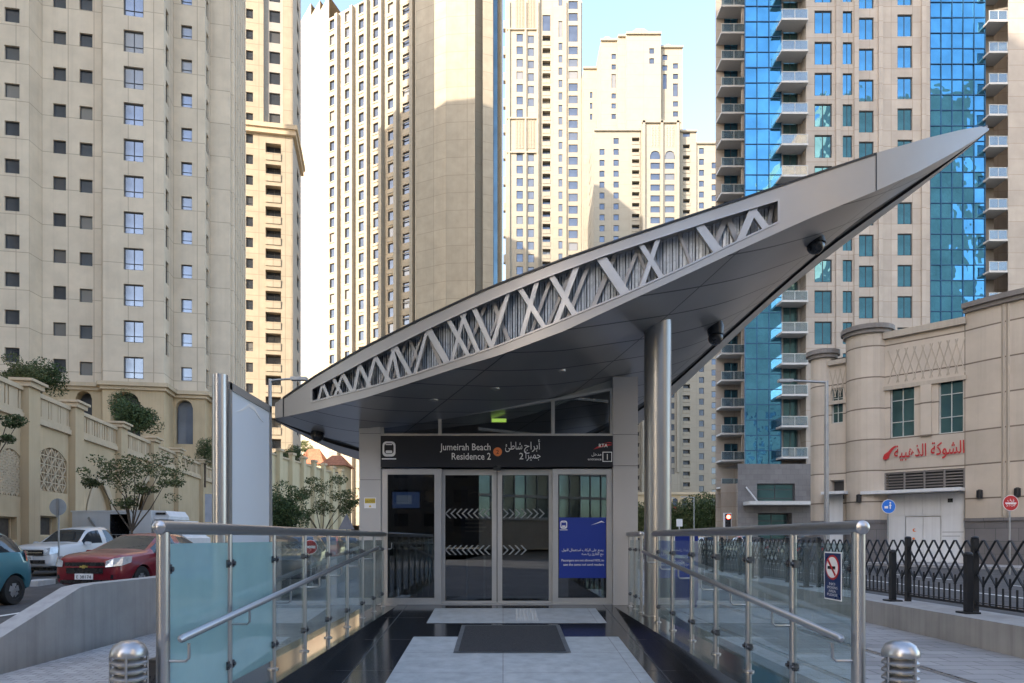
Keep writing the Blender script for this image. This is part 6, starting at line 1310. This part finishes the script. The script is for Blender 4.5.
# white refrigerated truck parked behind
t = thing('box_truck', 'white refrigerated box truck with an open side door parked by the ochre wall', 'truck', (0, 0, 0)); wb_ = Mat('truck_box_white', (.58, .59, .60), .5, var=.06, scale=.8, streak=.2)
m_ = MB(); facade(m_, (-2.6, -1.0), (2.2, -1.0), .95, 2.55, [dict(u0=2.75, u1=3.75, v0=1.05, v1=2.45, d=1.2)], 0, 1); facade(m_, (2.2, -1.0), (2.2, 1.0), .95, 2.55); facade(m_, (2.2, 1.0), (-2.6, 1.0), .95, 2.55); facade(m_, (-2.6, 1.0), (-2.6, -1.0), .95, 2.55); m_.box(-2.62, 2.22, -1.02, 1.02, 2.55, 2.62); m_.box(-2.6, 2.2, -.98, .98, .85, .95, 1); m_.box(.1, 1.2, .2, .25, .95, 2.5, 1); build(m_, 'cargo_box', [wb_, dark_plastic], t)
m_ = MB(); m_.rings([[(x0, y_, z_) for y_, z_ in ((-.95, .55), (.95, .55), (.95, zt_), (-.95, zt_))] for x0, zt_ in ((2.3, 2.15), (3.3, 2.15), (3.75, 1.45), (3.95, 1.35), (3.98, .6))]); build(m_, 'cab', [wb_], t, 30)
m_ = MB(); m_.rings([[(x0, y_, z_) for y_, z_ in ((-.8, 2.2), (.8, 2.2), (.75, zt_), (-.75, zt_))] for x0, zt_ in ((2.21, 2.62), (2.75, 2.6), (2.95, 2.35))]); m_.box(2.3, 2.8, -.812, -.80, 2.42, 2.52, 1); build(m_, 'cooling_unit', [wb_, dark_plastic], t, 30)
m_ = MB(); m_.box(2.5, 3.3, -.965, -.945, 1.45, 2.0); m_.box(3.45, 3.5, -.8, .8, 1.5, 2.0); build(m_, 'cab_window', [car_glass], t)
for x_ in (-1.6, 3.2):
    for s_ in (1, -1):
        m_ = MB(); ring = lambda rad, yy: [(x_ + rad * math.cos(2 * math.pi * i / 24), yy, .42 + rad * math.sin(2 * math.pi * i / 24)) for i in range(24)]; m_.rings([ring(.25, s_ * .72), ring(.42, s_ * .72), ring(.42, s_ * .96), ring(.25, s_ * .96)]); w_o = build(m_, 'wheel', [tyre_m], t, 35); m_ = MB(); m_.face(ring(.26, s_ * .93)); m_.rings([ring(.1, s_ * .93), ring(.08, s_ * .98)]); build(m_, 'rim', [rim_m], w_o)
m_ = MB()
for z_ in (1.25, 1.5): m_.path([(-.1, -1.15, z_), (1.6, -1.15, z_)], .02, 6)
for k in range(6): m_.path([(-.1 + .34 * k, -1.15, .95), (-.1 + .34 * k, -1.15, 1.5)], .02, 6)
m_.beam((-.9, -1.06, 2.3), (-.3, -1.06, 1.5), .04, .1); build(m_, 'guard_rail', [pole_grey], t); place(t, Xa(122, 32.5), 32.5, math.radians(-8))
# far cars on the roads
def far_car(label, ix, y, col, rot, z=0):
    st = [(-2.1, .65, .3, .62, .72, .5), (-1.9, .82, .22, .72, .86, .66), (-1.0, .86, .2, .88, 1.02, .7), (-.25, .86, .2, .92, 1.42, .6), (.9, .86, .2, .95, 1.44, .6), (1.6, .85, .22, .96, 1.1, .64), (2.1, .7, .36, .84, .96, .55)]
    t = car('parked_car', label, 'car', 0, 0, st, (-1.25, 1.25), .32, paint('car_paint', col), [(2.1, 2.95), (4.1, 4.9)], [(2.3, 4.7)], [3.4], None)
    for s_ in (1, -1): m_ = MB(); m_.box(s_ * .6 - .12, s_ * .6 + .12, -2.09, -1.9, .58, .72); build(m_, 'headlight', [lamp_clear], t); m_ = MB(); m_.box(s_ * .62 - .12, s_ * .62 + .12, 2.0, 2.11, .7, .86); build(m_, 'tail_light', [lamp_red], t)
    place(t, Xa(ix, y), y, rot, z)
far_car('dark grey car seen through the clear left railing panels', 296, 21, (.03, .035, .04), math.radians(10)); far_car('red car seen through the clear left railing glass beyond the no-entry sign', 325, 33, (.25, .02, .02), math.radians(8)); far_car('black car parked far along the left street', 348, 42, (.02, .02, .022), math.radians(4))
far_car('silver car behind the lattice fence before the glass tower', 745, 44, (.35, .36, .37), math.radians(180)); far_car('dark blue car behind the lattice fence before the stone building', 800, 36, (.02, .03, .06), math.radians(170)); far_car('white car far along the road beside the traffic light', 706, 62, (.5, .5, .5), math.radians(180))


# ================================================================ buildings out of view (two towers added to cast shade, the rest mirrored in glass)
def block(name, label, x0, x1, y0, y1, h, glass=False):
    B = Bld(name, label, 'tower', ((x0 + x1) / 2, (y0 + y1) / 2, 0), [jbr_wall if not glass else curtain_blue]); B.wall_xy((x1, y1), (x0, y1), 0, h) if False else None
    m_ = B.mb; 
    ops = [dict(u0=2 + 4.2 * i, u1=4 + 4.2 * i, v0=3 + 3.4 * k, v1=4.8 + 3.4 * k, d=.3) for i in range(int((x1 - x0 - 4) / 4.2)) for k in range(10)]
    facade(m_, (x1, y1), (x0, y1), 0, h, ops); facade(m_, (x0, y1), (x0, y0), 0, h); facade(m_, (x0, y0), (x1, y0), 0, h); ops2 = [dict(u0=2 + 4.2 * i, u1=4 + 4.2 * i, v0=3 + 3.4 * k, v1=4.8 + 3.4 * k, d=.3) for i in range(int((y1 - y0 - 4) / 4.2)) for k in range(10)]; facade(m_, (x1, y0), (x1, y1), 0, h, ops2)
    m_.face([(x0, y0, h), (x1, y0, h), (x1, y1, h), (x0, y1, h)]); build(m_, 'wall', [Mat('brown_cladding', (.16, .145, .13), .8) if x0 == -43.5 else jbr_wall], B.root)
    g_ = MB(); g_.box(x0 + .4, x1 - .32, y0 + .5, y1 - .32, 1, h - .5); build(g_, 'window_glass', [win_dark], B.root)
block('offscreen_tower', 'unseen cream tower added left of the street to shade the stepped tower', -78, -55, 8, 52, 74); block('offscreen_tower', 'unseen cream tower added behind the viewer on the left to shade the station', -92, -50, -66, -2, 128)
t = thing('curved_glass_building', 'curved pale glass building behind the viewer mirrored in the station doors', 'building', (22, -62, 0)); m_ = MB(); pts = [(56 - k * 4.2, -52 - 14 * math.sin(math.pi * k / 15)) for k in range(15)]
for k, (a, b) in enumerate(zip(pts, pts[1:])):
    facade(m_, a, b, 3.6, 9.5, (), 0, 0); facade(m_, a, b, 0, 3.6, (), 1, 1); facade(m_, a, b, 9.5, 30, (), 3, 3)
    [m_.beam((*add2(a, (b[0] - a[0], b[1] - a[1]), q_), 3.6), (*add2(a, (b[0] - a[0], b[1] - a[1]), q_), 9.5), .12, .3, 2) for q_ in (0, .33, .67)]
    for z in (3.7, 6.4, 9.4, 14, 19, 24, 29.9): m_.beam((*add2(a, (0, 1), .1), z), (*add2(b, (0, 1), .1), z), .3, .35, 2)
build(m_, 'facade', [Mirror('pale_curved_glass', (.20, .29, .32), .8, .08, .05, .3), stone_plain, frame_light, Mat('dark_upper_facade', (.03, .035, .04), .6)], t)
m_ = MB(); m_.box(-14, 60, -95, -74, 0, 30); build(m_, 'rear_wall', [jbr_wall], t)

block('offscreen_tower', 'tan block standing behind the viewer opposite the station doors, outside the picture', -43.5, -3, -100, -72, 45)
block('offscreen_tower', 'tall cream tower behind the viewer on the right, mirrored in the glass tower', 88, 128, -75, -32, 122); block('offscreen_tower', 'lower cream block behind the viewer on the right, mirrored in the glass tower', 62, 87, -62, -30, 72)
